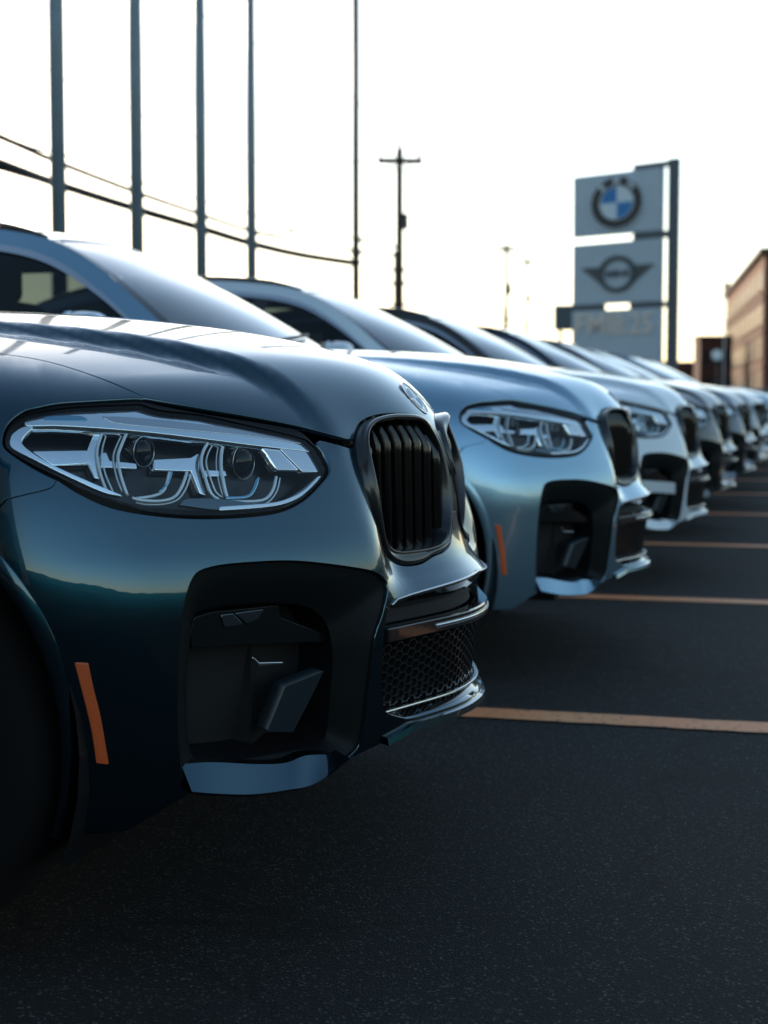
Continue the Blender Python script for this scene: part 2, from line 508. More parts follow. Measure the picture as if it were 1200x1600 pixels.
# ------------------------------------------------------------------ ground
def ground_mat():
    m = mat('asphalt', (0.03, 0.031, 0.032), 0.85, spec=0.28)
    nt = m.node_tree; b = nt.nodes['Principled BSDF']; L = nt.links
    tc = nt.nodes.new('ShaderNodeTexCoord')
    big = nt.nodes.new('ShaderNodeTexNoise'); big.inputs['Scale'].default_value = 0.6; big.inputs['Detail'].default_value = 5
    v = nt.nodes.new('ShaderNodeTexVoronoi'); v.inputs['Scale'].default_value = 230
    v2 = nt.nodes.new('ShaderNodeTexVoronoi'); v2.inputs['Scale'].default_value = 330
    for n in (big, v, v2): L.new(tc.outputs['Object'], n.inputs['Vector'])
    ramp = nt.nodes.new('ShaderNodeMapRange'); ramp.inputs[1].default_value = 0.3; ramp.inputs[2].default_value = 0.7
    ramp.inputs[3].default_value = 0.7; ramp.inputs[4].default_value = 1.25
    L.new(big.outputs['Fac'], ramp.inputs[0])
    # a few pale stones among dark ones
    sep = nt.nodes.new('ShaderNodeSeparateColor'); L.new(v.outputs['Color'], sep.inputs[0])
    st = nt.nodes.new('ShaderNodeMapRange'); st.inputs[1].default_value = 0.90; st.inputs[2].default_value = 1.0
    st.inputs[3].default_value = 0.0; st.inputs[4].default_value = 1.0
    L.new(sep.outputs[0], st.inputs[0])
    mx = nt.nodes.new('ShaderNodeMix'); mx.data_type = 'RGBA'
    mx.inputs[6].default_value = (0.0095, 0.0108, 0.0112, 1); mx.inputs[7].default_value = (0.12, 0.12, 0.115, 1)
    L.new(st.outputs[0], mx.inputs[0])
    mul = nt.nodes.new('ShaderNodeVectorMath'); mul.operation = 'SCALE'
    L.new(mx.outputs[2], mul.inputs[0]); L.new(ramp.outputs[0], mul.inputs['Scale'])
    # hairline cracks and old oil spots
    wob = nt.nodes.new('ShaderNodeTexNoise'); wob.inputs['Scale'].default_value = 2.5; wob.inputs['Detail'].default_value = 5
    wv = nt.nodes.new('ShaderNodeVectorMath'); wv.operation = 'MULTIPLY_ADD'; wv.inputs[1].default_value = (0.5, 0.5, 0)
    L.new(tc.outputs['Object'], wob.inputs['Vector']); L.new(wob.outputs['Color'], wv.inputs[0]); L.new(tc.outputs['Object'], wv.inputs[2])
    ck = nt.nodes.new('ShaderNodeTexVoronoi'); ck.feature = 'DISTANCE_TO_EDGE'; ck.inputs['Scale'].default_value = 0.55
    L.new(wv.outputs[0], ck.inputs['Vector'])
    cm = nt.nodes.new('ShaderNodeMapRange'); cm.inputs[1].default_value = 0.0; cm.inputs[2].default_value = 0.006; cm.inputs[3].default_value = 0.35; cm.inputs[4].default_value = 1.0
    L.new(ck.outputs['Distance'], cm.inputs[0])
    oil = nt.nodes.new('ShaderNodeTexNoise'); oil.inputs['Scale'].default_value = 1.7; oil.inputs['Detail'].default_value = 3
    L.new(tc.outputs['Object'], oil.inputs['Vector'])
    om = nt.nodes.new('ShaderNodeMapRange'); om.inputs[1].default_value = 0.60; om.inputs[2].default_value = 0.72; om.inputs[3].default_value = 1.0; om.inputs[4].default_value = 0.55
    L.new(oil.outputs['Fac'], om.inputs[0])
    mm = nt.nodes.new('ShaderNodeMath'); mm.operation = 'MULTIPLY'; L.new(cm.outputs[0], mm.inputs[0]); L.new(om.outputs[0], mm.inputs[1])
    mul2 = nt.nodes.new('ShaderNodeVectorMath'); mul2.operation = 'SCALE'; L.new(mul.outputs[0], mul2.inputs[0]); L.new(mm.outputs[0], mul2.inputs['Scale'])
    L.new(mul2.outputs[0], b.inputs['Base Color'])
    bp = nt.nodes.new('ShaderNodeBump'); bp.inputs['Strength'].default_value = 0.9; bp.inputs['Distance'].default_value = 0.004
    ad = nt.nodes.new('ShaderNodeMath'); ad.operation = 'ADD'
    L.new(v.outputs['Distance'], ad.inputs[0]); L.new(v2.outputs['Distance'], ad.inputs[1])
    L.new(ad.outputs[0], bp.inputs['Height']); L.new(bp.outputs[0], b.inputs['Normal'])
    return m
ground_mat()
gm = MB(); S = 1500
gm.add([(-S, -S, 0), (S, -S, 0), (S, S, 0), (-S, S, 0)], [(0, 1, 2, 3)])
gm.build('ground', 'asphalt', kind='structure')

PITCH_Y = 2.90
# ------------------------------------------------------------------ one car
def loft(A, B, prof, closed=True, V=None):
    """band between two outlines; prof = list of (t, lift) with lift along the local normal n"""
    pass

def resample(P, n, closed=True):
    P = np.asarray(P); Q = np.concatenate([P, P[:1]]) if closed else P
    d = np.r_[0, np.cumsum(np.linalg.norm(np.diff(Q, axis=0), axis=1))]
    t = np.linspace(0, d[-1], n, endpoint=not closed)
    return np.stack([np.interp(t, d, Q[:, k]) for k in range(3)], 1)
def band(name, rings, material, parent, closed=True, smooth=True, both=True, objmat=False, angle=0.7):
    """surface through a list of equally sampled rings (near half, mirrored copy when both)"""
    n = len(rings[0]); V = np.concatenate(rings); F = []
    m = n if closed else n - 1
    for r in range(len(rings) - 1):
        for i in range(m):
            j = (i + 1) % n
            F.append((r * n + i, r * n + j, (r + 1) * n + j, (r + 1) * n + i))
    def mk(V, F, par):
        me = bpy.data.meshes.new(name)
        me.from_pydata([tuple(map(float, v)) for v in V], [], F)
        bm = bmesh.new(); bm.from_mesh(me); bmesh.ops.recalc_face_normals(bm, faces=bm.faces); bm.to_mesh(me); bm.free()
        me.polygons.foreach_set('use_smooth', [smooth] * len(me.polygons)); me.update()
        if smooth: me.set_sharp_from_angle(angle=angle)
        return link(name, me, par, material, None, objmat)
    if isinstance(parent, tuple):
        return mk(V, F, parent[0]), mk(V * np.array([1, -1, 1]), [f[::-1] for f in F], parent[1])
    if both:
        k = len(V); V = np.concatenate([V, V * np.array([1, -1, 1])]); F = F + [tuple(i + k for i in f[::-1]) for f in F]
    return mk(V, F, parent)

def px_surf(px, off=0.0, closed=False, curve=True):
    P = on_body(px, off, curve, closed=closed)
    return P
def neg(P): return np.asarray(P) * np.array([1, -1, 1])

HOOD_EDGE = [(708, 682), (708, 682), (703, 680), (691, 669), (677, 658), (659, 650), (640, 647), (617, 646), (593, 648), (570, 655), (558, 669), (551, 688), (551, 688)]
HL_TOP = [(551, 688), (551, 688), (540, 686), (465, 666), (390, 651), (315, 638), (250, 626), (228, 622), (228, 622)]
SHUT = [(228, 622), (228, 622), (167, 595), (100, 572), (50, 560), (2, 553)]
HL_OUT = [(228, 623), (228, 623), (210, 622), (152, 625), (93, 629), (54, 637), (35, 643), (14, 660), (5, 680), (6, 698), (23, 713), (55, 733), (89, 750)]
HL_LOW = [(89, 750), (126, 773), (175, 794), (240, 806), (315, 811), (390, 808), (440, 800), (476, 782), (502, 757), (516, 737), (510, 714), (494, 692), (482, 680), (470, 669)]
KID_OUT = [(551, 689), (551, 689), (553, 730), (560, 765), (571, 797), (588, 827), (605, 852), (622, 871), (640, 881), (658, 884), (680, 879), (698, 869), (708, 855), (714, 836)]

HOOD_YZ = [(0, 0.852), (0, 0.852), (0.010, 0.868), (0.028, 0.884), (0.058, 0.896), (0.105, 0.903), (0.162, 0.905), (0.218, 0.903), (0.273, 0.894), (0.312, 0.878), (0.341, 0.856), (0.341, 0.856)]
KID_YZ = [(0.341, 0.856), (0.341, 0.856), (0.365, 0.812), (0.371, 0.77), (0.364, 0.73), (0.350, 0.694), (0.333, 0.663), (0.312, 0.639), (0.283, 0.624), (0.249, 0.617), (0.201, 0.618), (0.154, 0.627),
          (0.105, 0.632), (0.065, 0.644), (0.038, 0.668), (0.026, 0.705), (0.026, 0.705)]
KID_IN = [(0.018, 0.765), (0.012, 0.82), (0.013, 0.850)]
KI_YZ = [(0.350, 0.787), (0.341, 0.827), (0.318, 0.860), (0.276, 0.879), (0.222, 0.886), (0.161, 0.886), (0.111, 0.881), (0.070, 0.870), (0.042, 0.850), (0.031, 0.820), (0.027, 0.773), (0.029, 0.728), (0.040, 0.690),
         (0.066, 0.662), (0.110, 0.649), (0.165, 0.643), (0.22, 0.643), (0.262, 0.644), (0.295, 0.652), (0.322, 0.672), (0.338, 0.704), (0.348, 0.745)]
def build_car():
    root = empty('parked_car', (CAR1[0], CAR1[1], 0))
    # --- outlines on the skin, near half folded to +y
    E = lambda px, **k: np.abs(on_body(px, **k)) * np.array([-1, 1, 1]) if False else (lambda P: np.stack([P[:, 0], np.abs(P[:, 1]), P[:, 2]], 1))(on_body(px, **k))
    rp = lambda l: unflat(flat(np.array(l, float), 'ring'), 'ring')
    def front(yz, closed=False, step=0.006):          # outline given as (y, z) seen from the front
        q = densify(yz, closed, step)
        return np.concatenate([hit(np.stack([np.full(len(q), 0.5), q[:, 0], q[:, 1]], 1), np.tile([-1.0, 0, 0], (len(q), 1)), 0, 1.6, 0.0, steps=120)[0]])
    hood_edge = front(HOOD_YZ)
    hl_top = E(HL_TOP); shut = E(SHUT); hl_out = E(HL_OUT); hl_low = E(HL_LOW); kid = front(KID_YZ)
    print('keypoints: hood tip', hood_edge[0], 'corner', hood_edge[-1], 'notch', hl_top[-1], 'shut end', shut[-1])
    print('hl tip', hl_out[len(hl_out) // 2], 'hl inner', hl_low[-20], 'kid bottom', kid[len(kid) * 2 // 3], 'kid end', kid[-1])
    def top_pts(l): return unflat(np.array(l, float), 'top')
    shut2 = top_pts([(x, y) for x, y in zip(np.linspace(shut[-1][0] - 0.02, -1.40, 30), np.linspace(shut[-1][1], 0.745, 30))])
    cowl = top_pts([(-1.40 + 0.14 * (1 - (y / 0.745) ** 2), y) for y in np.linspace(0.735, 0, 30)])
    cl = top_pts([(x, 0) for x in np.linspace(-1.24, hood_edge[0][0] - 0.02, 30)])
    hood = np.concatenate([hood_edge, hl_top[2:], shut[2:], shut2, cowl, cl])
    skin_part('hood', 'paint_navy', root, patch(hood, 'top', spacing=0.02, gap=0.0026, rim=0.014), objmat=True)

    # --- wings, bumper, sides
    AX, AZ, AR = -0.875, 0.37, 0.425
    RX = -3.74
    arch = rp([(AX + AR * math.cos(a), 0.95, AZ + AR * math.sin(a)) for a in np.linspace(R(-20), R(200), 60)])
    seam = E([(89, 750), (89, 750), (78, 763), (40, 773), (8, 781)])
    # where the seam meets the arch
    ds = np.hypot(seam[:, 0] - AX, seam[:, 2] - AZ); cut = ds > AR + 0.01
    seam = seam[cut]
    aseam = math.atan2(seam[-1][2] - AZ, seam[-1][0] - AX)
    arch_pt = lambda a0, a1, n: rp([(AX + AR * math.cos(a), 0.95, AZ + AR * math.sin(a)) for a in np.linspace(a0, a1, n)])
    # front wing: top outline of the lamp, shutline, door gap, sill, arch, seam
    DOOR = -1.62
    shut_all = np.concatenate([shut[1:], shut2[:-1]])
    door_gap = rp([(DOOR + 0.06 * (1.0 - z), 0.9, z) for z in np.linspace(0.97, 0.26, 24)])
    toptail = top_pts([(x, y) for x, y in zip(np.linspace(-1.42, DOOR + 0.0, 8), np.linspace(0.76, 0.80, 8))])
    sill_f = rp([(x, 0.9, 0.25) for x in np.linspace(DOOR + 0.04, AX - AR * math.cos(R(16)) - 0.01, 10)])
    wing = np.concatenate([shut_all, toptail, door_gap, sill_f[1:], arch_pt(R(196), aseam, 50), seam[::-1], hl_out[::-1][1:-1]])
    skin_part('front_wing', 'paint_navy', (root, root), patch(wing, 'ring', spacing=0.03, gap=0.002, rim=0.014), both=False, objmat=True)
    # bumper skin with the intakes cut out
    k_end = kid[-1]
    cz = np.linspace(k_end[2], 0.60, 6)
    chin_top = rp([(0, y, k_end[2]) for y in np.linspace(k_end[1], 0, 8)])
    cen = E([(622, 934), (622, 934), (660, 919), (700, 904), (735, 890)])
    cen_side = E([(735, 890), (622, 934), (622, 934), (607, 955), (600, 1000), (597, 1060), (600, 1104), (610, 1116), (640, 1124), (640, 1124)][1:])
    zt_c, zb_c = 0.583, 0.335
    topc = rp([(0, y, z) for y, z in zip(np.linspace(0, cen_side[0][1] - 0.01, 14), np.linspace(zt_c, cen_side[0][2], 14))])
    botc = rp([(0, y, z) for y, z in zip(np.linspace(cen_side[-1][1] - 0.01, 0, 14), np.linspace(cen_side[-1][2], cen_side[-1][2], 14))])
    side_out = E([(300, 906), (330, 886), (400, 878), (470, 877), (560, 888), (592, 897), (606, 917), (600, 955), (586, 1000), (576, 1080), (566, 1150), (552, 1177),
                  (495, 1213), (395, 1231), (302, 1229), (284, 1200), (278, 1100), (283, 980)], closed=True)
    low = E([(640, 1137), (640, 1137), (600, 1160), (552, 1184), (495, 1222), (395, 1240), (300, 1238)])
    bot0 = rp([(0, y, low[0][2]) for y in np.linspace(0, low[0][1] - 0.01, 12)])
    bot1 = rp([(x, 0.9, 0.235) for x in np.linspace(low[-1][0] - 0.02, AX + AR * 0.94 + 0.005, 8)])
    cl1 = rp([(0, 0, z) for z in np.linspace(k_end[2] - 0.01, zt_c + 0.004, 8)])
    cl2 = rp([(0, 0, z) for z in np.linspace(botc[-1][2] - 0.003, bot0[0][2] + 0.003, 4)])
    # outline runs: hood edge corner, kidney side, middle, intake edge, lip, underside, arch, seam, lamp underside
    a1 = math.atan2(bot1[-1][2] - AZ, bot1[-1][0] - AX)
    corner = hood_edge[-1:]
    kid_b = kid[kid[:, 2] < 0.845]; low_b = E(HL_LOW[:-2]); top_b = E([(495, 693), (495, 693), (500, 688), (525, 694), (549, 701)])
    bumper = np.concatenate([kid_b, chin_top[1:-1], cl1, topc[1:], cen_side[1:-1], botc[:-1], cl2, bot0[1:], low[1:], bot1,
                             arch_pt(a1, aseam, 30), seam[::-1][1:-1], low_b[:-1], top_b[1:]])
    skin_part('front_bumper', 'paint_navy', root, patch(bumper, 'ring', holes=[side_out], spacing=0.022, gap=0.0012, rim=0.02), objmat=True)
    # doors and rear quarter as one pressing split by gaps
    def side_panel(name, x0, x1, cutarch=False):
        top = top_pts([(x, 0.80) for x in np.linspace(x0, x1, 20)])
        dn = rp([(x1, 0.9, z) for z in np.linspace(0.95, 0.25, 20)])
        if cutarch:
            dn = rp([(x1, 0.9, z) for z in np.linspace(0.95, 0.40, 18)])
            bt = np.concatenate([rp([(x, 0.9, 0.30) for x in np.linspace(x1 + 0.05, RX - AR - 0.01, 8)]),
                                 rp([(RX + AR * math.cos(a), 0.95, AZ + AR * math.sin(a)) for a in np.linspace(R(189), R(-16), 50)]),
                                 rp([(x, 0.9, 0.25) for x in np.linspace(RX + AR + 0.01, x0, 6)])])
        else:
            bt = rp([(x, 0.9, 0.25) for x in np.linspace(x1, x0, 14)])
        up = rp([(x0, 0.9, z) for z in np.linspace(0.27, 0.95, 20)])
        return patch(np.concatenate([top, dn, bt[1:], up]), 'ring', spacing=0.05, gap=0.002, rim=0.014)
    skin_part('door', 'paint_navy', (root, root), side_panel('d', DOOR - 0.002, -2.62), both=False, objmat=True)
    skin_part('door', 'paint_navy', (root, root), side_panel('d', -2.624, -3.30), both=False, objmat=True)
    skin_part('rear_wing', 'paint_navy', (root, root), side_panel('d', -3.304, -4.25, True), both=False, objmat=True)

    # --- kidney grilles
    m = MB(); V = []; F = []
    zz = np.linspace(0.70, 0.868, 14)
    for z in zz:
        x = float(hit(np.array([[0.5, 0, z]]), np.array([[-1.0, 0, 0]]), 0, 1.6)[0][0, 0])
        V += [(x - 0.03, -0.024, z), (x + 0.002, -0.018, z), (x - 0.006, 0, z), (x + 0.002, 0.018, z), (x - 0.03, 0.024, z)]
    for i in range(13): F += [(i * 5 + q, i * 5 + q + 1, i * 5 + q + 6, i * 5 + q + 5) for q in range(4)]
    m.add(V, F); m.build('grille_seam', 'grille_frame', root, smooth=True)
    def polar(P, n, c=None, mode='ring'):
        q = flat(P, mode); c = q.mean(0) if c is None else c
        a = np.unwrap(np.arctan2(q[:, 1] - c[1], q[:, 0] - c[0]))
        if a[-1] < a[0]: a = a[::-1]; P = P[::-1]
        a = np.r_[a - 2 * math.pi, a, a + 2 * math.pi]; PP = np.concatenate([P, P, P])
        o = np.argsort(a, kind='stable'); t = -math.pi + 2 * math.pi * np.arange(n) / n
        lo = a[len(P)]; t = (t - lo) % (2 * math.pi) + lo; t = np.where(t > a[-1], t - 2 * math.pi, t)
        return np.stack([np.interp(t, a[o], PP[o][:, k]) for k in range(3)], 1)
    def sm(P, k=2):
        for _ in range(k): P = (np.roll(P, 1, 0) + 2 * P + np.roll(P, -1, 0)) / 4
        return P
    KO = front(HOOD_YZ[3:-1] + KID_YZ[1:-1] + KID_IN, closed=True)
    KI = front(KI_YZ, closed=True); KI = KI + grad(KI) * ((0.006 + 0.016 * sstep(0.64, 0.84, KI[:, 2])) * (0.2 + 0.8 * sstep(0.02, 0.13, KI[:, 1])))[:, None]
    n = 120; c = flat(KI, 'ring').mean(0)
    o = sm(polar(KO, n, c), 1); i_ = sm(polar(KI, n, c))
    No, Ni = grad(o), grad(i_)
    ctr = i_.mean(0)
    inn = lambda P, g: P + (ctr - P) / np.linalg.norm(ctr - P, axis=1, keepdims=True) * g
    fw = np.array([1.0, 0, 0])
    rings = [inn(o, 0.003) - No * 0.012, inn(o, 0.004) + No * 0.001, inn(o, 0.006) + No * 0.0035]
    a_, b_ = rings[-1], inn(i_, -0.006) - Ni * 0.0006
    for t in (0.2, 0.4, 0.6, 0.8):
        rings.append(a_ * (1 - t) + b_ * t + Ni * (0.001 + 0.004 * sstep(0.64, 0.84, i_[:, 2]))[:, None] * math.sin(math.pi * t))
    rings += [b_, inn(i_, -0.003) + Ni * 0.001, i_ + Ni * 0.0004, inn(i_, 0.0025) - Ni * 0.004, inn(i_, 0.003) - fw * 0.05]
    kg = band('kidney_grille', rings, 'grille_frame', (root, root), angle=0.9)
    back = patch(i_, 'ring', off=-0.062, spacing=0.03)
    for par, data in zip(kg, (flipy(*back), back)):
        link('grille_backing', mesh_np('grille_backing', *data), par, 'dark_void')
    ymin, ymax = i_[:, 1].min(), i_[:, 1].max()
    slat_tops = None
    for k in range(9):
        y = ymin + (k + 0.75) * (ymax - ymin) / 9.3
        cr = []
        for j in range(n):
            p, q = i_[j], i_[(j + 1) % n]
            if (p[1] - y) * (q[1] - y) <= 0 and p[1] != q[1]: cr.append(p[2] + (q[2] - p[2]) * (y - p[1]) / (q[1] - p[1]))
        if len(cr) < 2: continue
        zb, zt = min(cr), max(cr)
        zs = np.linspace(zb - 0.01, zt + 0.004, 16)
        base = unflat(np.stack([np.full(16, math.atan2(y, -CX)), zs], 1), 'ring')
        # keep each blade in its own upright plane
        xs = np.array([hit(np.array([[0.5, y, z]]), np.array([[-1.0, 0, 0]]), 0, 1.5, 0.0)[0][0, 0] for z in zs])
        zk = zt - 0.042
        xk = np.interp(zk, zs, xs)
        xs = xk + 0.004 * (zk - zs) / (zk - zb)
        xf = np.where(zs > zk, xk - 0.62 * (zs - zk) - 2.0 * (zs - zk) ** 2, xs) + 0.004
        m = MB(); V = []; F = []
        w = 0.0026
        for z, x in zip(zs, xf):
            V += [(x - 0.03, y - w, z), (x - 0.003, y - w, z), (x, y - w * 0.45, z), (x, y + w * 0.45, z), (x - 0.003, y + w, z), (x - 0.03, y + w, z)]
        for r in range(15):
            for q in range(5):
                F.append((r * 6 + q, r * 6 + q + 1, r * 6 + 7 + q, r * 6 + 6 + q))
        m.add(V, F); a = m.build('slat', 'satin_chrome' if False else 'grille_slat', kg[1], smooth=True, angle=0.8)
        m2 = MB(); m2.add([(v[0], -v[1], v[2]) for v in V], [f[::-1] for f in F]); m2.build('slat', 'grille_slat', kg[0], smooth=True, angle=0.8)

    # --- headlights
    H = np.concatenate([hl_out[1:], hl_low[1:], E([(470, 669), (390, 655), (315, 642), (250, 629), (228, 623)])[1:-1]])
    LENS_px = [(10, 690), (17, 668), (38, 649), (93, 637), (152, 633), (222, 631), (222, 631), (255, 641), (315, 648), (390, 664), (465, 681), (485, 690), (500, 711), (512, 734), (512, 734), (508, 742),
               (490, 762), (460, 785), (415, 797), (315, 803), (240, 797), (208, 790), (175, 779), (131, 763), (93, 743), (47, 721), (15, 702)]
    LN = E(LENS_px, closed=True)
    n = 160; c = flat(LN, 'ring').mean(0)
    Ho, Li = polar(H, n, c), polar(LN, n, c)
    Nh, Nl = grad(Ho), grad(Li)
    ctrs = Li.mean(0)
    inn2 = lambda P, g: P + (ctrs - P) / np.linalg.norm(ctrs - P, axis=1, keepdims=True) * g
    deep = inn2(Li, 0.012) - Nl * 0.02
    deep2 = inn2(Li, 0.02) - Nl * 0.055
    hl = band('headlight', [Ho - Nh * 0.016, inn2(Ho, 0.002) - Nh * 0.004, inn2(Li, -0.003) - Nl * 0.003, Li - Nl * 0.0065, deep, deep2], 'lamp_bezel', (root, root), angle=0.6)
    def lamp_part(name, px, off, material, thick=0.004, spacing=0.02, closed=True, curve=True):
        P = E(px, closed=closed, off=0.0) if False else E(px, off=off, closed=True, curve=curve)
        # flatten back on the skin, then lay at its depth
        P0 = P - grad(P) * F_body(P)[:, None] / 0.85
        d = patch(P0, 'ring', off=off, spacing=spacing, rim=thick)
        res = []
        for par, dd in zip(hl, (flipy(*d), d)):
            res.append(link(name, mesh_np(name, *dd), par, material))
        return res
    lamp_back = patch(sm(inn2(Li, 0.004)), 'ring', off=-0.056, spacing=0.025)
    for par, dd in zip(hl, (flipy(*lamp_back), lamp_back)): link('lamp_housing', mesh_np('lamp_housing', *dd), par, 'lamp_dark')
    ld = patch(Li, 'ring', off=-0.0045, spacing=0.02, rim=0.006)
    for par, dd in zip(hl, (flipy(*ld), ld)): link('lens', mesh_np('lens', *dd), par, 'lamp_lens')
    C2 = lambda l: [p for p in l for _ in (0, 1)]                    # every point a corner
    lamp_part('brow_reflector', [(40, 664), (60, 648), (100, 643), (160, 640), (225, 638), (262, 648), (315, 658), (390, 673), (465, 689), (482, 699), (494, 707), (494, 707), (470, 704), (400, 696), (315, 685),
                                 (240, 676), (160, 669), (90, 665)], -0.012, 'lamp_silver', 0.022, 0.015)
    lamp_part('brow_inlay', [(68, 653), (85, 651), (125, 651), (136, 657), (120, 658), (75, 657)], -0.0105, 'lamp_blue', 0.003)
    lamp_part('brow_inlay', [(161, 652), (161, 652), (200, 653), (280, 660), (380, 673), (468, 690), (470, 693), (380, 680), (280, 671), (182, 661)], -0.0105, 'satin_chrome', 0.003)
    lamp_part('corner_reflector', [(16, 692), (20, 680), (36, 669), (50, 669), (50, 669), (36, 683), (33, 693), (44, 705), (80, 727), (130, 750), (190, 775), (190, 775), (160, 768), (100, 741), (50, 716), (22, 702)], -0.012, 'lamp_silver', 0.012, 0.012)
    lamp_part('bar_reflector', C2([(54, 709), (138, 708), (152, 673), (158, 675), (150, 712), (158, 750), (150, 748), (140, 726), (84, 729)]), -0.03, 'lamp_silver', 0.02, 0.012)
    lamp_part('bar_reflector', C2([(160, 712), (166, 711), (172, 724), (212, 728), (213, 734), (160, 732)]), -0.03, 'lamp_silver', 0.012, 0.01)
    lamp_part('bar_reflector', C2([(243, 722), (300, 719), (311, 712), (311, 740), (322, 775), (314, 772), (300, 738), (243, 736)]), -0.03, 'lamp_silver', 0.02, 0.01)
    lamp_part('bar_reflector', C2([(322, 738), (352, 739), (354, 745), (322, 746)]), -0.03, 'lamp_silver', 0.012, 0.01)
    lamp_part('mirror_facet', C2([(406, 694), (430, 697), (466, 735), (434, 734), (420, 712)]), -0.018, 'chrome', 0.02)
    lamp_part('mirror_facet', C2([(434, 697), (494, 702), (505, 715), (513, 738), (473, 737)]), -0.014, 'chrome', 0.02)
    lamp_part('lower_blade', [(283, 789), (283, 789), (292, 781), (345, 781), (400, 787), (440, 784), (470, 768), (498, 746), (498, 746), (486, 764), (460, 780), (415, 791), (345, 796)], -0.012, 'lamp_mid', 0.01, 0.01)
    lamp_part('lower_trim', [(345, 793), (345, 793), (415, 788), (446, 782), (475, 768), (499, 745), (502, 745), (502, 745), (480, 769), (450, 785), (415, 792), (345, 797)], -0.009, 'chrome', 0.004, 0.01)
    def guide(px, off, rad, material='light_guide'):
        P = E(px, off=off)
        for par, sg in zip(hl, (-1, 1)):
            m = MB(); m.tube([(p[0], p[1] * sg, p[2]) for p in P[::2]], rad, 8); m.build('light_tube', material, par, smooth=True)
    guide([(160, 675), (152, 700), (152, 718), (158, 745), (168, 772)], -0.028, 0.0028)
    guide([(200, 672), (188, 700), (184, 716), (189, 745), (199, 775)], -0.024, 0.0028)
    guide([(206, 778), (220, 782), (250, 783), (272, 777), (284, 760), (292, 738)], -0.02, 0.0028)
    guide([(205, 780), (240, 775), (256, 766), (263, 745), (265, 738)], -0.026, 0.0028)
    guide([(326, 690), (317, 706), (314, 724), (320, 745), (330, 772), (345, 783)], -0.024, 0.003)
    guide([(350, 690), (346, 706), (345, 730), (350, 760), (356, 782)], -0.03, 0.0036)
    guide([(345, 783), (380, 784), (412, 781), (426, 766), (432, 742)], -0.02, 0.003)
    guide([(352, 779), (385, 777), (396, 766), (404, 744)], -0.026, 0.004, 'lamp_blue')
    guide([(268, 737), (259, 760), (248, 770)], -0.026, 0.003, 'lamp_blue')
    guide([(167, 676), (160, 700), (160, 718), (165, 742), (177, 770)], -0.032, 0.0016)
    guide([(193, 674), (180, 702), (177, 718), (182, 745), (192, 772)], -0.030, 0.0016)
    guide([(334, 692), (325, 708), (322, 724), (328, 745), (338, 770), (351, 779)], -0.030, 0.0016)
    guide([(343, 692), (339, 708), (338, 730), (343, 758), (349, 778)], -0.034, 0.0014)
    guide([(350, 789), (382, 790), (416, 786), (432, 768), (438, 744)], -0.026, 0.0016)
    guide([(212, 785), (225, 788), (254, 788), (277, 781), (290, 764), (298, 740)], -0.026, 0.0016)
    for (px, rr) in (((222, 706), 0.022), ((378, 722), 0.026)):
        P = E([px, (px[0] + 1, px[1])], off=-0.045, curve=False)[0]
        d = Vector((0.95, 0.30, 0.0)).normalized()
        for par, sg in zip(hl, (-1, 1)):
            dd = Vector((d.x, d.y * sg, 0)); cc = Vector((P[0], P[1] * sg, P[2]))
            m = MB(); m.tube([cc - dd * 0.03, cc - dd * 0.002, cc + dd * 0.001], [rr * 1.18, rr * 1.18, rr * 1.12], 28); m.build('projector_bezel', 'black_gloss', par, smooth=True, angle=0.6)
            m = MB(); m.tube([cc + dd * (0.002 + rr * 0.55 * math.sin(a)) for a in np.linspace(0, R(85), 7)], [rr * math.cos(a) for a in np.linspace(0, R(85), 7)], 28)
            m.build('projector_lens', 'projector_glass', par, smooth=True)
            m = MB()
            m.tube([cc + dd * 0.004 + (dd.orthogonal().normalized() * math.cos(a) + dd.cross(dd.orthogonal().normalized()) * math.sin(a)) * rr * 1.14 for a in np.linspace(0, 2 * math.pi, 33)], 0.0008, 6, cap=False)
            m.build('projector_ring', 'satin_chrome', par, smooth=True)

    # --- lower middle intake
    ci = np.concatenate([topc, cen_side[1:-1], botc])
    Nc = grad(ci)
    cc = np.array([0, 0, 0.46])
    ins = ci + (np.array([-0.05, 0.0, 0.46]) - ci) * np.array([0, 0.03, 0.05])
    band('intake_frame', [ci - Nc * 0.001, ci - Nc * 0.012, ins - Nc * 0.02, ins - Nc * 0.06], 'black_gloss', root, closed=False, angle=0.5)
    # hexagonal mesh, walls 6 mm deep
    poly = np.stack([np.r_[0, ci[:, 1] * 0.97, 0], np.r_[zt_c, 0.46 + (ci[:, 2] - 0.46) * 0.96, botc[-1][2]]], 1)
    poly2 = np.stack([np.r_[ci[:, 1] * 0.975, -ci[::-1, 1] * 0.975], np.r_[0.46 + (ci[:, 2] - 0.46) * 0.96, 0.46 + (ci[::-1, 2] - 0.46) * 0.96]], 1)
    m = MB(); hw, hh = 0.0135, 0.0085
    def nx(y, z): return -0.48 * y * y - NOSE_V * float(sstep(0.0, 0.36, abs(y))) + float(NOSE(z)) * 1.0 - 0.028
    segs = []
    for r in range(-2, 22):
        for q in range(-30, 31):
            y = q * hw * 1.5; z = 0.31 + r * hh * 2 + (hh if q % 2 else 0)
            if not (0.32 < z < 0.475): continue
            if not inside(poly2, np.array([[y, z]]))[0]: continue
            cr_ = [(y + hw * math.cos(R(a)), z + hh * math.sin(R(a)) * 1.15) for a in range(0, 360, 60)]
            for k in range(3): segs.append((cr_[k], cr_[k + 1]))
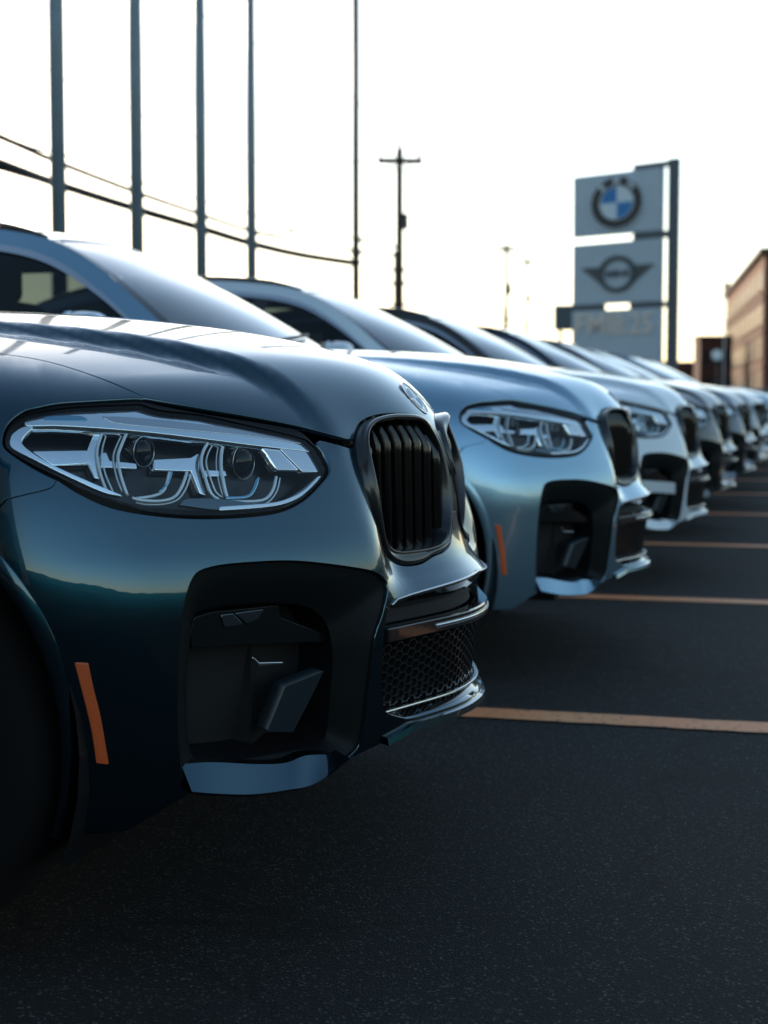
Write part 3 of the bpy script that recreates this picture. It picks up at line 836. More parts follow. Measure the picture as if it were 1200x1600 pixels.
    for (a, b) in segs:
        a = np.array(a); b = np.array(b); t = (b - a) / np.linalg.norm(b - a); nn = np.array([-t[1], t[0]]) * 0.0016
        V = []
        for p in (a, b):
            for s_ in (-1, 1):
                q = p + nn * s_
                for dx in (0, -0.008): V.append((nx(q[0], q[1]) + dx, q[0], q[1]))
        m.add(V, [(0, 2, 6, 4), (0, 4, 5, 1), (2, 3, 7, 6)])
    m.build('mesh_insert', 'mesh_black', root, kind='stuff')
    # cross bar with sensor strip and lower trim
    def nosebar(name, z0, z1, y1, off, depth, material, y0=None):
        m = MB(); V = []; F = []; N_ = 24
        ys = np.linspace(-y1, y1, N_) if y0 is None else np.linspace(y0, y1, N_)
        for y in ys:
            x0 = -0.48 * y * y - NOSE_V * float(sstep(0.0, 0.36, abs(y))) + float(NOSE(z0)) + off; x1 = -0.48 * y * y - NOSE_V * float(sstep(0.0, 0.36, abs(y))) + float(NOSE(z1)) + off
            V += [(x0, y, z0), (x1, y, z1), (x1 - depth, y, z1), (x0 - depth, y, z0)]
        for i in range(N_ - 1):
            for q in range(4): F.append((i * 4 + q, i * 4 + (q + 1) % 4, i * 4 + 4 + (q + 1) % 4, i * 4 + 4 + q))
        F += [(3, 2, 1, 0), tuple((N_ - 1) * 4 + q for q in range(4))]
        m.add(V, [f[::-1] for f in F]); return m.build(name, material, root, smooth=False, bevel=0.003)
    nosebar('crossbar', 0.487, 0.515, 0.37, -0.012, 0.03, 'black_gloss')
    nosebar('crossbar_trim', 0.497, 0.505, 0.22, -0.009, 0.004, 'satin_chrome')
    nosebar('intake_panel', 0.515, 0.575, 0.36, -0.05, 0.01, 'dark_void')
    tt = np.concatenate([topc, cen_side[1:6]]); tt = tt + grad(tt) * 0.001
    tt = np.concatenate([neg(tt[::-1]), tt[1:]])
    m = MB(); m.tube([tuple(q_) for q_ in tt], 0.0028, 6); m.build('intake_trim', 'satin_chrome', root, smooth=True)
    roundel(root)
    nosebar('lower_trim_strip', 0.352, 0.358, 0.35, -0.012, 0.012, 'satin_chrome')
    # --- outer intakes
    side_in = E([(298, 985), (300, 960), (318, 950), (380, 943), (440, 942), (485, 950), (512, 978), (520, 1030), (516, 1080), (512, 1130), (506, 1160), (470, 1170), (380, 1186), (310, 1190), (296, 1170), (291, 1080)], closed=True, off=-0.045)
    n = 120; c = flat(side_in, 'ring').mean(0)
    so, si = polar(side_out, n, c), sm(polar(side_in, n, c), 2)
    Ns = grad(so); Ni = grad(si)
    mid = so * 0.55 + si * 0.45 + Ni * 0.004
    band('intake_surround', [so - Ns * 0.0016, so * 0.97 + si * 0.03 - Ns * 0.006, so * 0.8 + si * 0.2 - Ns * 0.002, mid, si, si - Ni * 0.015], 'surround_shaded', (root, root), angle=0.5)
    si0 = si + Ni * 0.045
    bk = patch(si0, 'ring', off=-0.13, spacing=0.04)
    band('intake_duct', [si - Ni * 0.015, si - Ni * 0.085], 'black_plastic', (root, root))
    for sg, dd in zip((0, 1), (flipy(*bk), bk)): link('intake_backing', mesh_np('intake_backing', *dd), root, 'dark_void')
    def face_part(name, px, off, material, thick=0.01, objmat=False, curve=True, spacing=0.02):
        P = E(px, off=off, closed=True, curve=curve); P0 = P - grad(P) * F_body(P)[:, None] / 0.85
        d = patch(P0, 'ring', off=off, spacing=spacing, rim=thick)
        return skin_part(name, material, (root, root), d, both=False, objmat=objmat)
    face_part('fog_lamp', C2([(303, 966), (330, 958), (432, 947), (436, 966), (470, 978), (522, 998), (500, 1001), (380, 1006), (300, 1012), (296, 990)]), -0.062, 'fog_glass', 0.02)
    face_part('fog_reflector', C2([(345, 962), (362, 960), (378, 975), (350, 979)]), -0.058, 'lamp_mid', 0.003)
    face_part('fog_reflector', C2([(368, 959), (410, 953), (400, 968), (384, 973)]), -0.058, 'lamp_mid', 0.003)
    face_part('intake_hook', C2([(394, 1027), (404, 1036), (442, 1035), (404, 1040)]), -0.05, 'satin_chrome', 0.004)
    face_part('intake_fin', C2([(417, 1142), (445, 1072), (503, 1048), (484, 1088), (456, 1143)]), -0.05, 'fin_grey', 0.03)
    face_part('side_marker', [(118, 1037), (118, 1037), (137, 1038), (137, 1038), (146, 1080), (156, 1120), (169, 1194), (169, 1194), (152, 1192), (152, 1192), (144, 1140), (132, 1090)], 0.003, 'amber', 0.004)
    face_part('bumper_bar', C2([(298, 1022), (522, 1012), (524, 1058), (298, 1072)]), -0.012, 'paint_navy', 0.03, objmat=True)
    # winglet under each outer intake
    tp = resample(E([(283, 1194), (330, 1191), (400, 1194), (446, 1192), (482, 1180), (552, 1180)], off=-0.014), 40, False)
    bt = resample(E([(300, 1237), (340, 1240), (395, 1241), (450, 1234), (495, 1223), (552, 1182)], off=0.020), 40, False)
    Nb = grad(bt)
    band('winglet', [tp - Nb * 0.02, tp, tp * 0.1 + bt * 0.9 , bt, bt - Nb * 0.006 - np.array([0, 0, 0.006]), bt - Nb * 0.06 - np.array([0, 0, 0.003])], 'paint_navy', (root, root), closed=False, angle=0.4, objmat=True)
    lip0 = np.concatenate([bot0, E([(640, 1137), (622, 1148), (600, 1160)])[1:]])
    Nl_ = grad(lip0)
    band('front_lip', [lip0 + np.array([0, 0, 0.012]) + Nl_ * 0.001, lip0 + np.array([0, 0, 0.010]) + Nl_ * 0.010, lip0 + Nl_ * 0.012 - np.array([0, 0, 0.002]), lip0 - Nl_ * 0.03 - np.array([0, 0, 0.008])], 'paint_navy', root, closed=False, angle=0.9, objmat=True)
    # --- dark boxes added inside the body to block light
    m = MB(); m.box((-0.85, 0, 0.51), (1.10, 1.06, 0.56)); m.box((-2.6, 0, 0.36), (3.3, 1.30, 0.30)); m.box((-2.45, 0, 0.60), (2.0, 1.72, 0.30)); m.box((-4.2, 0, 0.60), (0.6, 1.2, 0.6))
    m.box((-1.30, 0, 0.9), (0.10, 1.4, 0.30))
    m.build('inner_light_block', 'dark_void', root)
    # sills
    for sg in (-1, 1):
        m = MB(); m.box((-2.30, sg * 0.885, 0.25), (2.0, 0.10, 0.12)); m.build('sill', 'black_plastic', root, smooth=True, bevel=0.02, angle=0.6)
    # arch liners and wheels
    for ax in (AX, RX):
        for sg in (-1, 1):
            m = MB(); V = []; F = []; k = 28
            for a in np.linspace(R(-25), R(205), k):
                for yy in (0.60, 0.915): V.append((ax + (AR + 0.008) * math.cos(a), sg * yy, AZ + (AR + 0.008) * math.sin(a)))
            for i in range(k - 1): F.append((2 * i, 2 * i + 1, 2 * i + 3, 2 * i + 2))
            m.add(V, F); m.build('arch_liner', 'black_plastic', root)
            # flare lip on the skin
            pa = rp([(ax + (AR + 0.002) * math.cos(a), 0.95, AZ + (AR + 0.002) * math.sin(a)) for a in np.linspace(R(-18), R(198), 60)])
            pb = rp([(ax + (AR + 0.030) * math.cos(a), 0.95, AZ + (AR + 0.030) * math.sin(a)) for a in np.linspace(R(-18), R(198), 60)])
            dy = np.array([0, 1.0, 0])
            rr = [pa - dy * 0.03, pa + dy * 0.006, pa * 0.7 + pb * 0.3 + dy * 0.009, pb + dy * 0.004, pb - dy * 0.004]
            rr = [r_ * np.array([1, sg, 1]) for r_ in rr]
            band('arch_trim', rr, 'paint_navy', root, closed=False, both=False, angle=0.9, objmat=True)
            wheel(root, (ax, sg * 0.80, AZ), sg)
    greenhouse(root)
    cabin(root)
    tail(root)
    return root

def roundel(root):
    x0 = -0.140; z0 = float(unflat(np.array([[x0, 0.0]]), 'top')[0, 2]); z1 = float(unflat(np.array([[x0 + 0.02, 0.0]]), 'top')[0, 2])
    u = Vector((0.02, 0, z1 - z0)).normalized(); v = Vector((0, 1, 0)); n = u.cross(v).normalized(); n = n if n.z > 0 else -n
    c = Vector((x0, 0, z0))
    def ring(r0, r1, a0, a1, h, k=40):
        V = []; F = []; k = max(3, int(k * (a1 - a0) / 6.283))
        for i in range(k + 1):
            a = a0 + (a1 - a0) * i / k
            for r, hh in ((r0, h), (r1, h), (r1, h - 0.008)): V.append(c + (u * math.cos(a) + v * math.sin(a)) * r + n * (hh - 0.0034))
        for i in range(k): F += [(3 * i, 3 * i + 1, 3 * i + 4, 3 * i + 3), (3 * i + 1, 3 * i + 2, 3 * i + 5, 3 * i + 4)]
        return MB().add(V, F)
    b = ring(0, 0.041, 0, 2 * math.pi, 0.0035).build('badge', 'black_gloss', root)
    ring(0.0395, 0.041, 0, 2 * math.pi, 0.0045).build('badge_rim', 'chrome', b); ring(0.0255, 0.027, 0, 2 * math.pi, 0.0045).build('badge_rim', 'chrome', b)
    for q in range(4): ring(0, 0.0255, q * math.pi / 2, (q + 1) * math.pi / 2, 0.0042, 32).build('badge_quarter', 'sign_white' if q % 2 else 'sign_blue', b)
def lathe(prof, n, sg, c):
    """profile of (radius, y) turned about the wheel axle"""
    V = []; F = []
    for r, y in prof:
        for k in range(n):
            a = 2 * math.pi * k / n; V.append((c[0] + r * math.cos(a), c[1] + y * sg, c[2] + r * math.sin(a)))
    for i in range(len(prof) - 1):
        for k in range(n): F.append((i * n + k, i * n + (k + 1) % n, (i + 1) * n + (k + 1) % n, (i + 1) * n + k))
    return V, (F if sg > 0 else [f[::-1] for f in F])

def wheel(root, c, sg):
    w = empty('wheel', (0, 0, 0)); w.parent = root
    m = MB(); m.add(*lathe([(0.245, -0.12), (0.30, -0.125), (0.352, -0.115), (0.369, -0.085), (0.372, 0), (0.369, 0.085), (0.352, 0.112), (0.30, 0.122), (0.262, 0.118), (0.25, 0.10)], 56, sg, c))
    m.build('tyre', 'rubber', w, smooth=True)
    m = MB(); m.add(*lathe([(0.25, 0.105), (0.258, 0.112), (0.262, 0.104), (0.24, 0.09), (0.235, -0.10)], 56, sg, c))
    for k in range(10):
        a = 2 * math.pi * (k // 2) / 5 + (0.13 if k % 2 else -0.13) + 0.3
        ca, sa = math.cos(a), math.sin(a); V = []
        for r, hw_, y in ((0.03, 0.022, 0.075), (0.245, 0.014, 0.098)):
            for s in (-1, 1):
                for d in (0, -0.03): V.append((c[0] + r * ca - s * hw_ * sa, c[1] + sg * (y + d), c[2] + r * sa + s * hw_ * ca))
        m.add(V, [(0, 2, 6, 4), (1, 5, 7, 3), (0, 4, 5, 1), (2, 3, 7, 6)])
    m.add(*lathe([(0.0001, 0.09), (0.035, 0.088), (0.05, 0.07), (0.05, 0.02)], 24, sg, c))
    m.build('rim', 'alloy', w, smooth=True, angle=0.5)
    m = MB(); m.add(*lathe([(0.04, 0.03), (0.17, 0.03), (0.17, 0.01)], 40, sg, c)); m.build('brake_disc', 'satin_chrome', w, smooth=False)

# roof, glass and pillars --------------------------------------------------------------
CEN = np.array([(-1.27, 0, 1.118), (-1.54, 0, 1.275), (-1.80, 0, 1.405), (-2.08, 0, 1.530), (-2.36, 0, 1.592), (-2.8, 0, 1.615), (-3.3, 0, 1.585), (-3.8, 0, 1.47), (-4.22, 0, 1.29), (-4.47, 0, 1.14)])
RAIL = np.array([(-1.50, .775, 1.055), (-1.70, .735, 1.225), (-1.90, .69, 1.385), (-2.12, .645, 1.505), (-2.40, .62, 1.560), (-2.8, .61, 1.58), (-3.3, .60, 1.55), (-3.75, .58, 1.45), (-4.2, .57, 1.27), (-4.42, .60, 1.12)])
BELT = np.array([(-1.50, .79, 1.05), (-1.75, .855, 1.04), (-2.0, .875, 1.045), (-2.25, .88, 1.05), (-2.50, .88, 1.06), (-2.85, .88, 1.07), (-3.3, .875, 1.085), (-3.7, .85, 1.10), (-4.1, .80, 1.11), (-4.42, .66, 1.10)])
def curve_at(A, t):
    t = np.clip(np.asarray(t, float), 0, len(A) - 1); i = np.clip(t.astype(int), 0, len(A) - 2); u = (t - i)[..., None]
    g = lambda k: A[np.clip(k, 0, len(A) - 1)]
    p0, p1, p2, p3 = g(i - 1), g(i), g(i + 1), g(i + 2)
    return 0.5 * ((2 * p1) + (-p0 + p2) * u + (2 * p0 - 5 * p1 + 4 * p2 - p3) * u * u + (-p0 + 3 * p1 - 3 * p2 + p3) * u ** 3)
def top_surf(t, s):
    c, r = curve_at(CEN, t), curve_at(RAIL, t)
    a = np.abs(s)
    y = r[..., 1] * s
    x = c[..., 0] + (r[..., 0] - c[..., 0]) * a ** 2.0
    z = c[..., 2] + (r[..., 2] - c[..., 2]) * a ** 2.2
    return np.stack([x, y, z], -1)
def side_surf(t, q, sg):
    r, b = curve_at(RAIL, t), curve_at(BELT, t)
    p = r * (1 - q)[..., None] + b * q[..., None]
    p = p + np.array([0, 1, 0]) * (0.035 * np.sin(math.pi * np.clip(q, 0, 1)) * np.clip(t, 0, 1))[..., None]
    return p * np.array([1, sg, 1])
def grid_obj(name, fn, us, vs, material, parent, flip=False, off=0.0, objmat=False, thick=0.0):
    Ug, Vg = np.meshgrid(us, vs, indexing='ij'); P = fn(Ug, Vg)
    du = np.gradient(P, axis=0); dv = np.gradient(P, axis=1)
    N = np.cross(du, dv); N /= np.linalg.norm(N, axis=-1, keepdims=True) + 1e-9
    if flip: N = -N
    P = P + N * off
    a, b = Ug.shape; V = P.reshape(-1, 3); NN = N.reshape(-1, 3)
    F = [(i * b + j, (i + 1) * b + j, (i + 1) * b + j + 1, i * b + j + 1) for i in range(a - 1) for j in range(b - 1)]
    if flip: F = [f[::-1] for f in F]
    if thick > 0:
        k = len(V); V = np.concatenate([V, V - NN * thick]); NN = np.concatenate([NN, -NN]); F = F + [tuple(i + k for i in f[::-1]) for f in F]
        edge = [i * b for i in range(a)] + [(a - 1) * b + j for j in range(1, b)] + [i * b + b - 1 for i in range(a - 2, -1, -1)] + [j for j in range(b - 2, 0, -1)]
        for i in range(len(edge)):
            p, q = edge[i], edge[(i + 1) % len(edge)]; F.append((p, q, q + k, p + k))
    me = mesh_np(name, V, F, NN)
    return link(name, me, parent, material, None, objmat)
def greenhouse(root):
    S_ = lambda a, b, n: np.linspace(a, b, n)
    up = False
    grid_obj('windscreen', top_surf, S_(0.0, 2.96, 34), S_(-0.955, 0.955, 31), 'windscreen_glass', root, flip=True)
    for s0, s1 in ((-1, -0.95), (0.95, 1)):
        grid_obj('screen_trim', top_surf, S_(0.0, 3.0, 34), S_(s0, s1, 4), 'black_gloss', root, flip=True, off=0.003)
    grid_obj('roof', top_surf, S_(3.0, 6.45, 40), S_(-1, 1, 33), 'paint_navy', root, flip=True, off=0.004, objmat=True, thick=0.012)
    grid_obj('headlining', top_surf, S_(3.0, 6.4, 20), S_(-0.98, 0.98, 17), 'seat_cloth', root, flip=True, off=-0.03)
    grid_obj('rear_screen', top_surf, S_(6.5, 8.5, 20), S_(-0.93, 0.93, 21), 'windscreen_glass', root, flip=True)
    grid_obj('tailgate', top_surf, S_(8.5, 9.0, 8), S_(-1, 1, 21), 'paint_navy', root, flip=True, off=0.003, objmat=True)
    for s0, s1 in ((-1, -0.92), (0.92, 1)):
        grid_obj('rear_pillar', top_surf, S_(6.45, 8.55, 20), S_(s0, s1, 4), 'paint_navy', root, flip=True, off=0.003, objmat=True)
    for sg in (-1, 1):
        L_ = lambda t: np.maximum(np.linalg.norm(curve_at(RAIL, t) - curve_at(BELT, t), axis=-1), 0.03)
        fr = 0.075
        def rail_fn(t, v, sg=sg): return side_surf(t, np.minimum(v * fr / L_(t), v), sg)
        grid_obj('side_rail', rail_fn, S_(0, 9, 90), S_(0, 1, 8), 'paint_navy', root, flip=sg > 0, off=0.004, objmat=True)
        def glass_fn(t, v, sg=sg):
            q0 = np.minimum(fr / L_(t), 0.97); return side_surf(t, q0 + (0.985 - q0) * v, sg)
        grid_obj('side_window', glass_fn, S_(0.75, 3.7, 30), S_(0, 1, 14), 'side_glass', root, flip=sg > 0)
        grid_obj('side_window', glass_fn, S_(3.9, 5.75, 24), S_(0, 1, 14), 'side_glass', root, flip=sg > 0)
        grid_obj('side_window', glass_fn, S_(5.9, 7.3, 16), S_(0, 1, 14), 'side_glass', root, flip=sg > 0)
        for a, b in ((3.66, 3.94), (5.7, 5.95)):
            grid_obj('door_pillar', glass_fn, S_(a, b, 4), S_(0, 1, 10), 'black_gloss', root, flip=sg > 0, off=0.002)
        grid_obj('rear_quarter', glass_fn, S_(7.25, 9, 14), S_(0, 1, 8), 'paint_navy', root, flip=sg > 0, off=0.002, objmat=True)
        grid_obj('front_quarter', glass_fn, S_(0.0, 0.8, 8), S_(0, 1, 5), 'black_gloss', root, flip=sg > 0, off=0.002)
        def seal_fn(t, v, sg=sg):
            q0 = np.minimum(fr / L_(t), 0.97); return side_surf(t, q0 - 0.02 + 0.05 * v, sg)
        grid_obj('window_trim', seal_fn, S_(0.9, 7.3, 60), S_(0, 1, 3), 'satin_chrome', root, flip=sg > 0, off=0.007)
        # shoulder between belt and body skin
        def sh(t, v, sg=sg):
            b = curve_at(BELT, t); o = b + np.array([0, 0.035, -0.07]); o[..., 1] = np.maximum(o[..., 1], 0.80)
            return (b * (1 - v)[..., None] + o * v[..., None] + np.array([0, 0.012, 0.008]) * np.sin(math.pi * v)[..., None]) * np.array([1, sg, 1])
        grid_obj('shoulder', sh, S_(0, 9, 50), S_(0, 1, 6), 'paint_navy', root, flip=sg > 0, objmat=True)
        pts = [tuple(curve_at(RAIL, t) * np.array([1, sg, 1]) + np.array([0, sg * -0.01, 0.016 * min(1, (t - 3.1) * 1.5, (7.0 - t) * 1.5)])) for t in S_(3.12, 6.98, 30)]
        m = MB(); m.tube(pts, 0.014, 8); m.build('roof_rail', 'black_gloss', root, smooth=True)
        # door mirror
        m = MB()
        V = []; F = []; kx, ky = 10, 16
        for i in range(kx + 1):
            u = i / kx; x = -1.76 - 0.13 * u; r = (1 - (2 * u - 1) ** 4) ** 0.5 if 0 < u < 1 else 0.02
            r *= 1.0 - 0.15 * (1 - u)
            if i == kx: r = 0.94
            for k in range(ky):
                a = 2 * math.pi * k / ky; ca, sa = math.cos(a), math.sin(a)
                V.append((x, sg * (1.00 + 0.125 * r * math.copysign(abs(ca) ** 0.8, ca)), 1.155 + 0.082 * r * math.copysign(abs(sa) ** 0.8, sa)))
        for i in range(kx):
            for k in range(ky): F.append((i * ky + k, i * ky + (k + 1) % ky, (i + 1) * ky + (k + 1) % ky, (i + 1) * ky + k))
        m.add(V, F if sg < 0 else [f[::-1] for f in F]); mo = m.build('door_mirror', 'paint_navy', root, smooth=True, objmat=True)
        m = MB(); m.add([V[kx * ky + k] for k in range(ky)], [tuple(range(ky))]); m.build('mirror_glass', 'chrome', mo)
        m = MB(); m.tube([(-1.81, sg * 0.84, 1.06), (-1.81, sg * 0.92, 1.075), (-1.81, sg * 0.96, 1.11)], [0.03, 0.025, 0.025], 10); m.build('mirror_arm', 'black_plastic', mo, smooth=True)
    # wipers
    for y0, y1 in ((-0.55, 0.08), (0.02, 0.62)):
        P = [top_surf(np.array(0.18 + 0.25 * u), np.array((y0 + (y1 - y0) * u) / 0.75)) + np.array([0.006, 0, 0.012]) for u in S_(0, 1, 8)]
        m = MB(); m.tube([tuple(p) for p in P], 0.007, 6); m.build('wiper', 'black_plastic', root)
    # cowl panel
    m = MB(); V = []; F = []
    for i, y in enumerate(S_(-0.745, 0.745, 24)):
        xa = -1.385 + 0.14 * (1 - (y / 0.745) ** 2)
        za = float(unflat(np.array([[xa, abs(y)]]), 'top')[0, 2]) - 0.012
        p = top_surf(np.array(0.06), np.array(min(1, max(-1, y / 0.775))))
        V += [(xa + 0.02, y, za), (p[0], p[1], p[2] - 0.006)]
    for i in range(23): F.append((2 * i, 2 * i + 1, 2 * i + 3, 2 * i + 2))
    m.add(V, [f[::-1] for f in F]); m.build('cowl_panel', 'black_plastic', root, smooth=True)

def cabin(root):
    m = MB(); m.box((-1.72, 0, 1.00), (0.44, 1.46, 0.16)); m.build('dashboard', 'seat_cloth', root, smooth=True, bevel=0.05, angle=0.7)
    m = MB(); m.box((-2.9, 0, 0.76), (2.6, 1.5, 0.04)); m.build('cabin_floor', 'seat_cloth', root)
    for y in (-0.38, 0.38):
        st = empty('seat', (0, 0, 0)); st.parent = root
        m = MB(); m.box((-2.42, y, 0.86), (0.5, 0.5, 0.16)); m.build('cushion', 'seat_cloth', st, smooth=True, bevel=0.05, angle=0.7)
        m = MB(); m.add([(x + dx, y + yy, z) for z, x in ((0.88, -2.60), (1.36, -2.80)) for dx, yy in ((0.07, -0.24), (0.07, 0.24), (-0.07, 0.24), (-0.07, -0.24))],
                        [(0, 3, 2, 1), (4, 5, 6, 7), (0, 1, 5, 4), (1, 2, 6, 5), (2, 3, 7, 6), (3, 0, 4, 7)])
        m.build('seat_back', 'seat_cloth', st, smooth=True, bevel=0.05, angle=0.7)
        m = MB(); m.box((-2.83, y, 1.44), (0.10, 0.26, 0.17)); m.build('headrest', 'seat_cloth', st, smooth=True, bevel=0.04, angle=0.7)
    m = MB(); m.box((-3.35, 0, 0.88), (0.5, 1.3, 0.18)); m.box((-3.62, 0, 1.10), (0.16, 1.3, 0.50)); m.build('rear_bench', 'seat_cloth', root, smooth=True, bevel=0.05, angle=0.7)
    for y in (-0.4, 0.4):
        m = MB(); m.box((-3.66, y, 1.38), (0.09, 0.24, 0.13)); m.build('headrest', 'seat_cloth', root, smooth=True, bevel=0.035, angle=0.7)
    m = MB(); c = Vector((-2.02, 0.38, 1.06)); ax = Vector((0.9, 0, 0.42)).normalized(); u = ax.orthogonal().normalized(); v = ax.cross(u)
    m.tube([c + (u * math.cos(a) + v * math.sin(a)) * 0.185 for a in np.linspace(0, 2 * math.pi, 29)], 0.014, 8, cap=False)
    m.tube([c - u * 0.18, c + u * 0.18], 0.018, 6); m.tube([c, c - v * 0.18], 0.018, 6); m.build('steering_wheel', 'black_plastic', root, smooth=True)
    m = MB(); m.box((-1.98, 0, 1.42), (0.03, 0.22, 0.06)); m.build('rear_view_mirror', 'black_gloss', root, smooth=True, bevel=0.012, angle=0.6)

def tail(root):
    # closing panel of the tail and its lamps
    rp = lambda l: unflat(flat(np.array(l, float), 'ring'), 'ring')
    V, F, N = None, None, None
    zs = np.linspace(0.25, 1.06, 24); ys = np.linspace(0, 1, 20)
    P = []
    for z in zs:
        for s in np.linspace(0, 1, 20):
            # from the middle of the tail round to the side
            a = s * R(62)
            O = np.array([[-4.0, 0, z]]); D = np.array([[-math.cos(a), math.sin(a), 0]])
            p, ok = hit(O, D, 0, 1.6, 0.0, steps=80, outside=False)
            P.append(p[0])
    P = np.array(P); N = grad(P)
    F = [(i * 20 + j, i * 20 + j + 1, (i + 1) * 20 + j + 1, (i + 1) * 20 + j) for i in range(23) for j in range(19)]
    fn = np.cross(P[F[0][1]] - P[F[0][0]], P[F[0][2]] - P[F[0][0]])
    if (fn * N[0]).sum() < 0: F = [f[::-1] for f in F]
    skin_part('rear_bumper', 'paint_navy', root, (P, F, N), objmat=True)
    for sg in (-1, 1):
        m = MB(); m.box((-4.52, sg * 0.70, 0.95), (0.14, 0.36, 0.10), rz=sg * 0.5); m.build('tail_lamp', 'tail_red', root, smooth=True, bevel=0.02, angle=0.6)

car1 = build_car()
BODY = []
def kids(o): return [c for c in bpy.data.objects if c.parent == o]
CH = {}
for o in bpy.data.objects:
    if o.parent is not None: CH.setdefault(o.parent.name, []).append(o)
def copy_tree(o, parent=None, colour=None, skip=()):
    if o.name.split('.')[0] in skip: return None
    c = o.copy(); COL.objects.link(c)
    if parent is not None: c.parent = parent
    if o.get('body_colour') and colour: c.material_slots[0].material = MATS[colour]
    for ch in CH.get(o.name, []): copy_tree(ch, c, colour, skip)
    return c
GRP = 'cars parked nose out in one row'
car1['label'] = 'dark navy blue car nearest the camera, its headlight and kidney grille in sharp focus'
car1['category'] = 'car'; car1['group'] = GRP
far = ('slat', 'mesh_insert', 'fog_reflector', 'intake_hook')
specs = [('paint_silver', 'pale silver blue car directly behind the navy one, second in the row', 0.03, 0.045),
         ('paint_white', 'white car third in the row, just beyond the silver blue one', 0.03, 0.04),
         ('paint_bronze', 'bronze grey car fourth in the row, beyond the white one', 0.02, 0.035),
         ('paint_blue', 'blue car fifth in the row, beyond the bronze grey one', 0.03, 0.04),
         ('paint_grey', 'mid grey car sixth in the row, beyond the blue one', 0.03, 0.03),
         ('paint_white', 'white car seventh in the row, beyond the grey one', -0.04, 0.0),
         ('paint_silver', 'silver car eighth in the row, in front of the tall sign', 0.05, 0.0),
         ('paint_black', 'black car last in the row, farthest from the camera', 0.0, 0.0)]
cars = [car1]
for i, (pt, lab, dx, rz) in enumerate(specs):
    c = copy_tree(car1, None, pt, (() if i < 2 else far if i > 3 else ('mesh_insert',)) + (() if i == 1 else ('bumper_bar',)))
    c.location = (CAR1[0] + dx, CAR1[1] + PITCH_Y * (i + 1), 0); c.rotation_euler = (0, 0, rz)
    c['label'] = lab; c['category'] = 'car'; c['group'] = GRP
    cars.append(c)

for o in [o for o in CH[car1.name] if o.name.startswith('bumper_bar')]:
    bpy.data.objects.remove(o)
# ------------------------------------------------------------------ painted bay lines
mat('line_paint', (0.75, 0.25, 0.09), 0.6, noise=(2.2, 0.9, (0.74, 0.34, 0.15)))
def worn(m):
    nt = m.node_tree; b = nt.nodes['Principled BSDF']; L = nt.links
    src = b.inputs['Base Color'].links[0].from_socket
    tc = nt.nodes.new('ShaderNodeTexCoord'); n = nt.nodes.new('ShaderNodeTexNoise'); n.inputs['Scale'].default_value = 38; n.inputs['Detail'].default_value = 9; n.inputs['Roughness'].default_value = 0.7
    L.new(tc.outputs['Object'], n.inputs['Vector'])
    mr = nt.nodes.new('ShaderNodeMapRange'); mr.inputs[1].default_value = 0.585; mr.inputs[2].default_value = 0.63
    L.new(n.outputs['Fac'], mr.inputs[0])
    mx = nt.nodes.new('ShaderNodeMix'); mx.data_type = 'RGBA'; L.new(mr.outputs[0], mx.inputs[0]); L.new(src, mx.inputs[6]); mx.inputs[7].default_value = (0.03, 0.028, 0.026, 1)
    L.new(mx.outputs[2], b.inputs['Base Color'])
    bp = nt.nodes.new('ShaderNodeBump'); bp.inputs['Strength'].default_value = 0.6; bp.inputs['Distance'].default_value = 0.003
    v = nt.nodes.new('ShaderNodeTexVoronoi'); v.inputs['Scale'].default_value = 150; L.new(tc.outputs['Object'], v.inputs['Vector'])
    L.new(v.outputs['Distance'], bp.inputs['Height']); L.new(bp.outputs[0], b.inputs['Normal'])
worn(MATS['line_paint'])
rnd = random.Random(3)
for i in range(1, 10):
    y = CAR1[1] - PITCH_Y / 2 + PITCH_Y * i
    # edges of hand-laid paint wander a little and are chipped
    m = MB(); V = []; F = []; x0, x1, n = -5.6, 3.4 , 260
    for k in range(n + 1):
        x = x0 + (x1 - x0) * k / n
        V += [(x, y - 0.072 + rnd.uniform(-0.004, 0.003), 0.004), (x, y + 0.072 + rnd.uniform(-0.003, 0.004), 0.004)]
    for k in range(n):
        F.append((2 * k, 2 * k + 2, 2 * k + 3, 2 * k + 1))
    m.add(V, F); o = m.build('bay_line', 'line_paint', kind='structure')

# ------------------------------------------------------------------ things beyond the cars
def at(px, Z, h=0.0):
    lat = (px - 600) / FPX * Z
    return Vector((lat * math.cos(YAW) - Z * math.sin(YAW), lat * math.sin(YAW) + Z * math.cos(YAW), h))
def hgt(py, Z): return CAM_H + (625.2 - py) / FPX * Z
def tagged(o, label, cat, group=None):
    o['label'] = label; o['category'] = cat
    if group: o['group'] = group
    return o
mat('pole_grey', (0.17, 0.22, 0.25), 0.45, 0.2, noise=(3, 0.5, (0.13, 0.17, 0.19)))
mat('dark_wood', (0.055, 0.038, 0.028), 0.85, noise=(4, 0.8, (0.03, 0.022, 0.018)))
mat('cable', (0.01, 0.01, 0.01), 0.7)
mat('lamp_head', (0.08, 0.075, 0.07), 0.5)
mat('brass', (0.35, 0.25, 0.1), 0.35, 0.9)
pole_labels = ['leftmost flagpole, thickest of the grey poles at the left edge', 'second grey flagpole from the left', 'third grey flagpole from the left, above the second car windscreen',
               'fourth grey flagpole from the left, rising behind the second parked car']
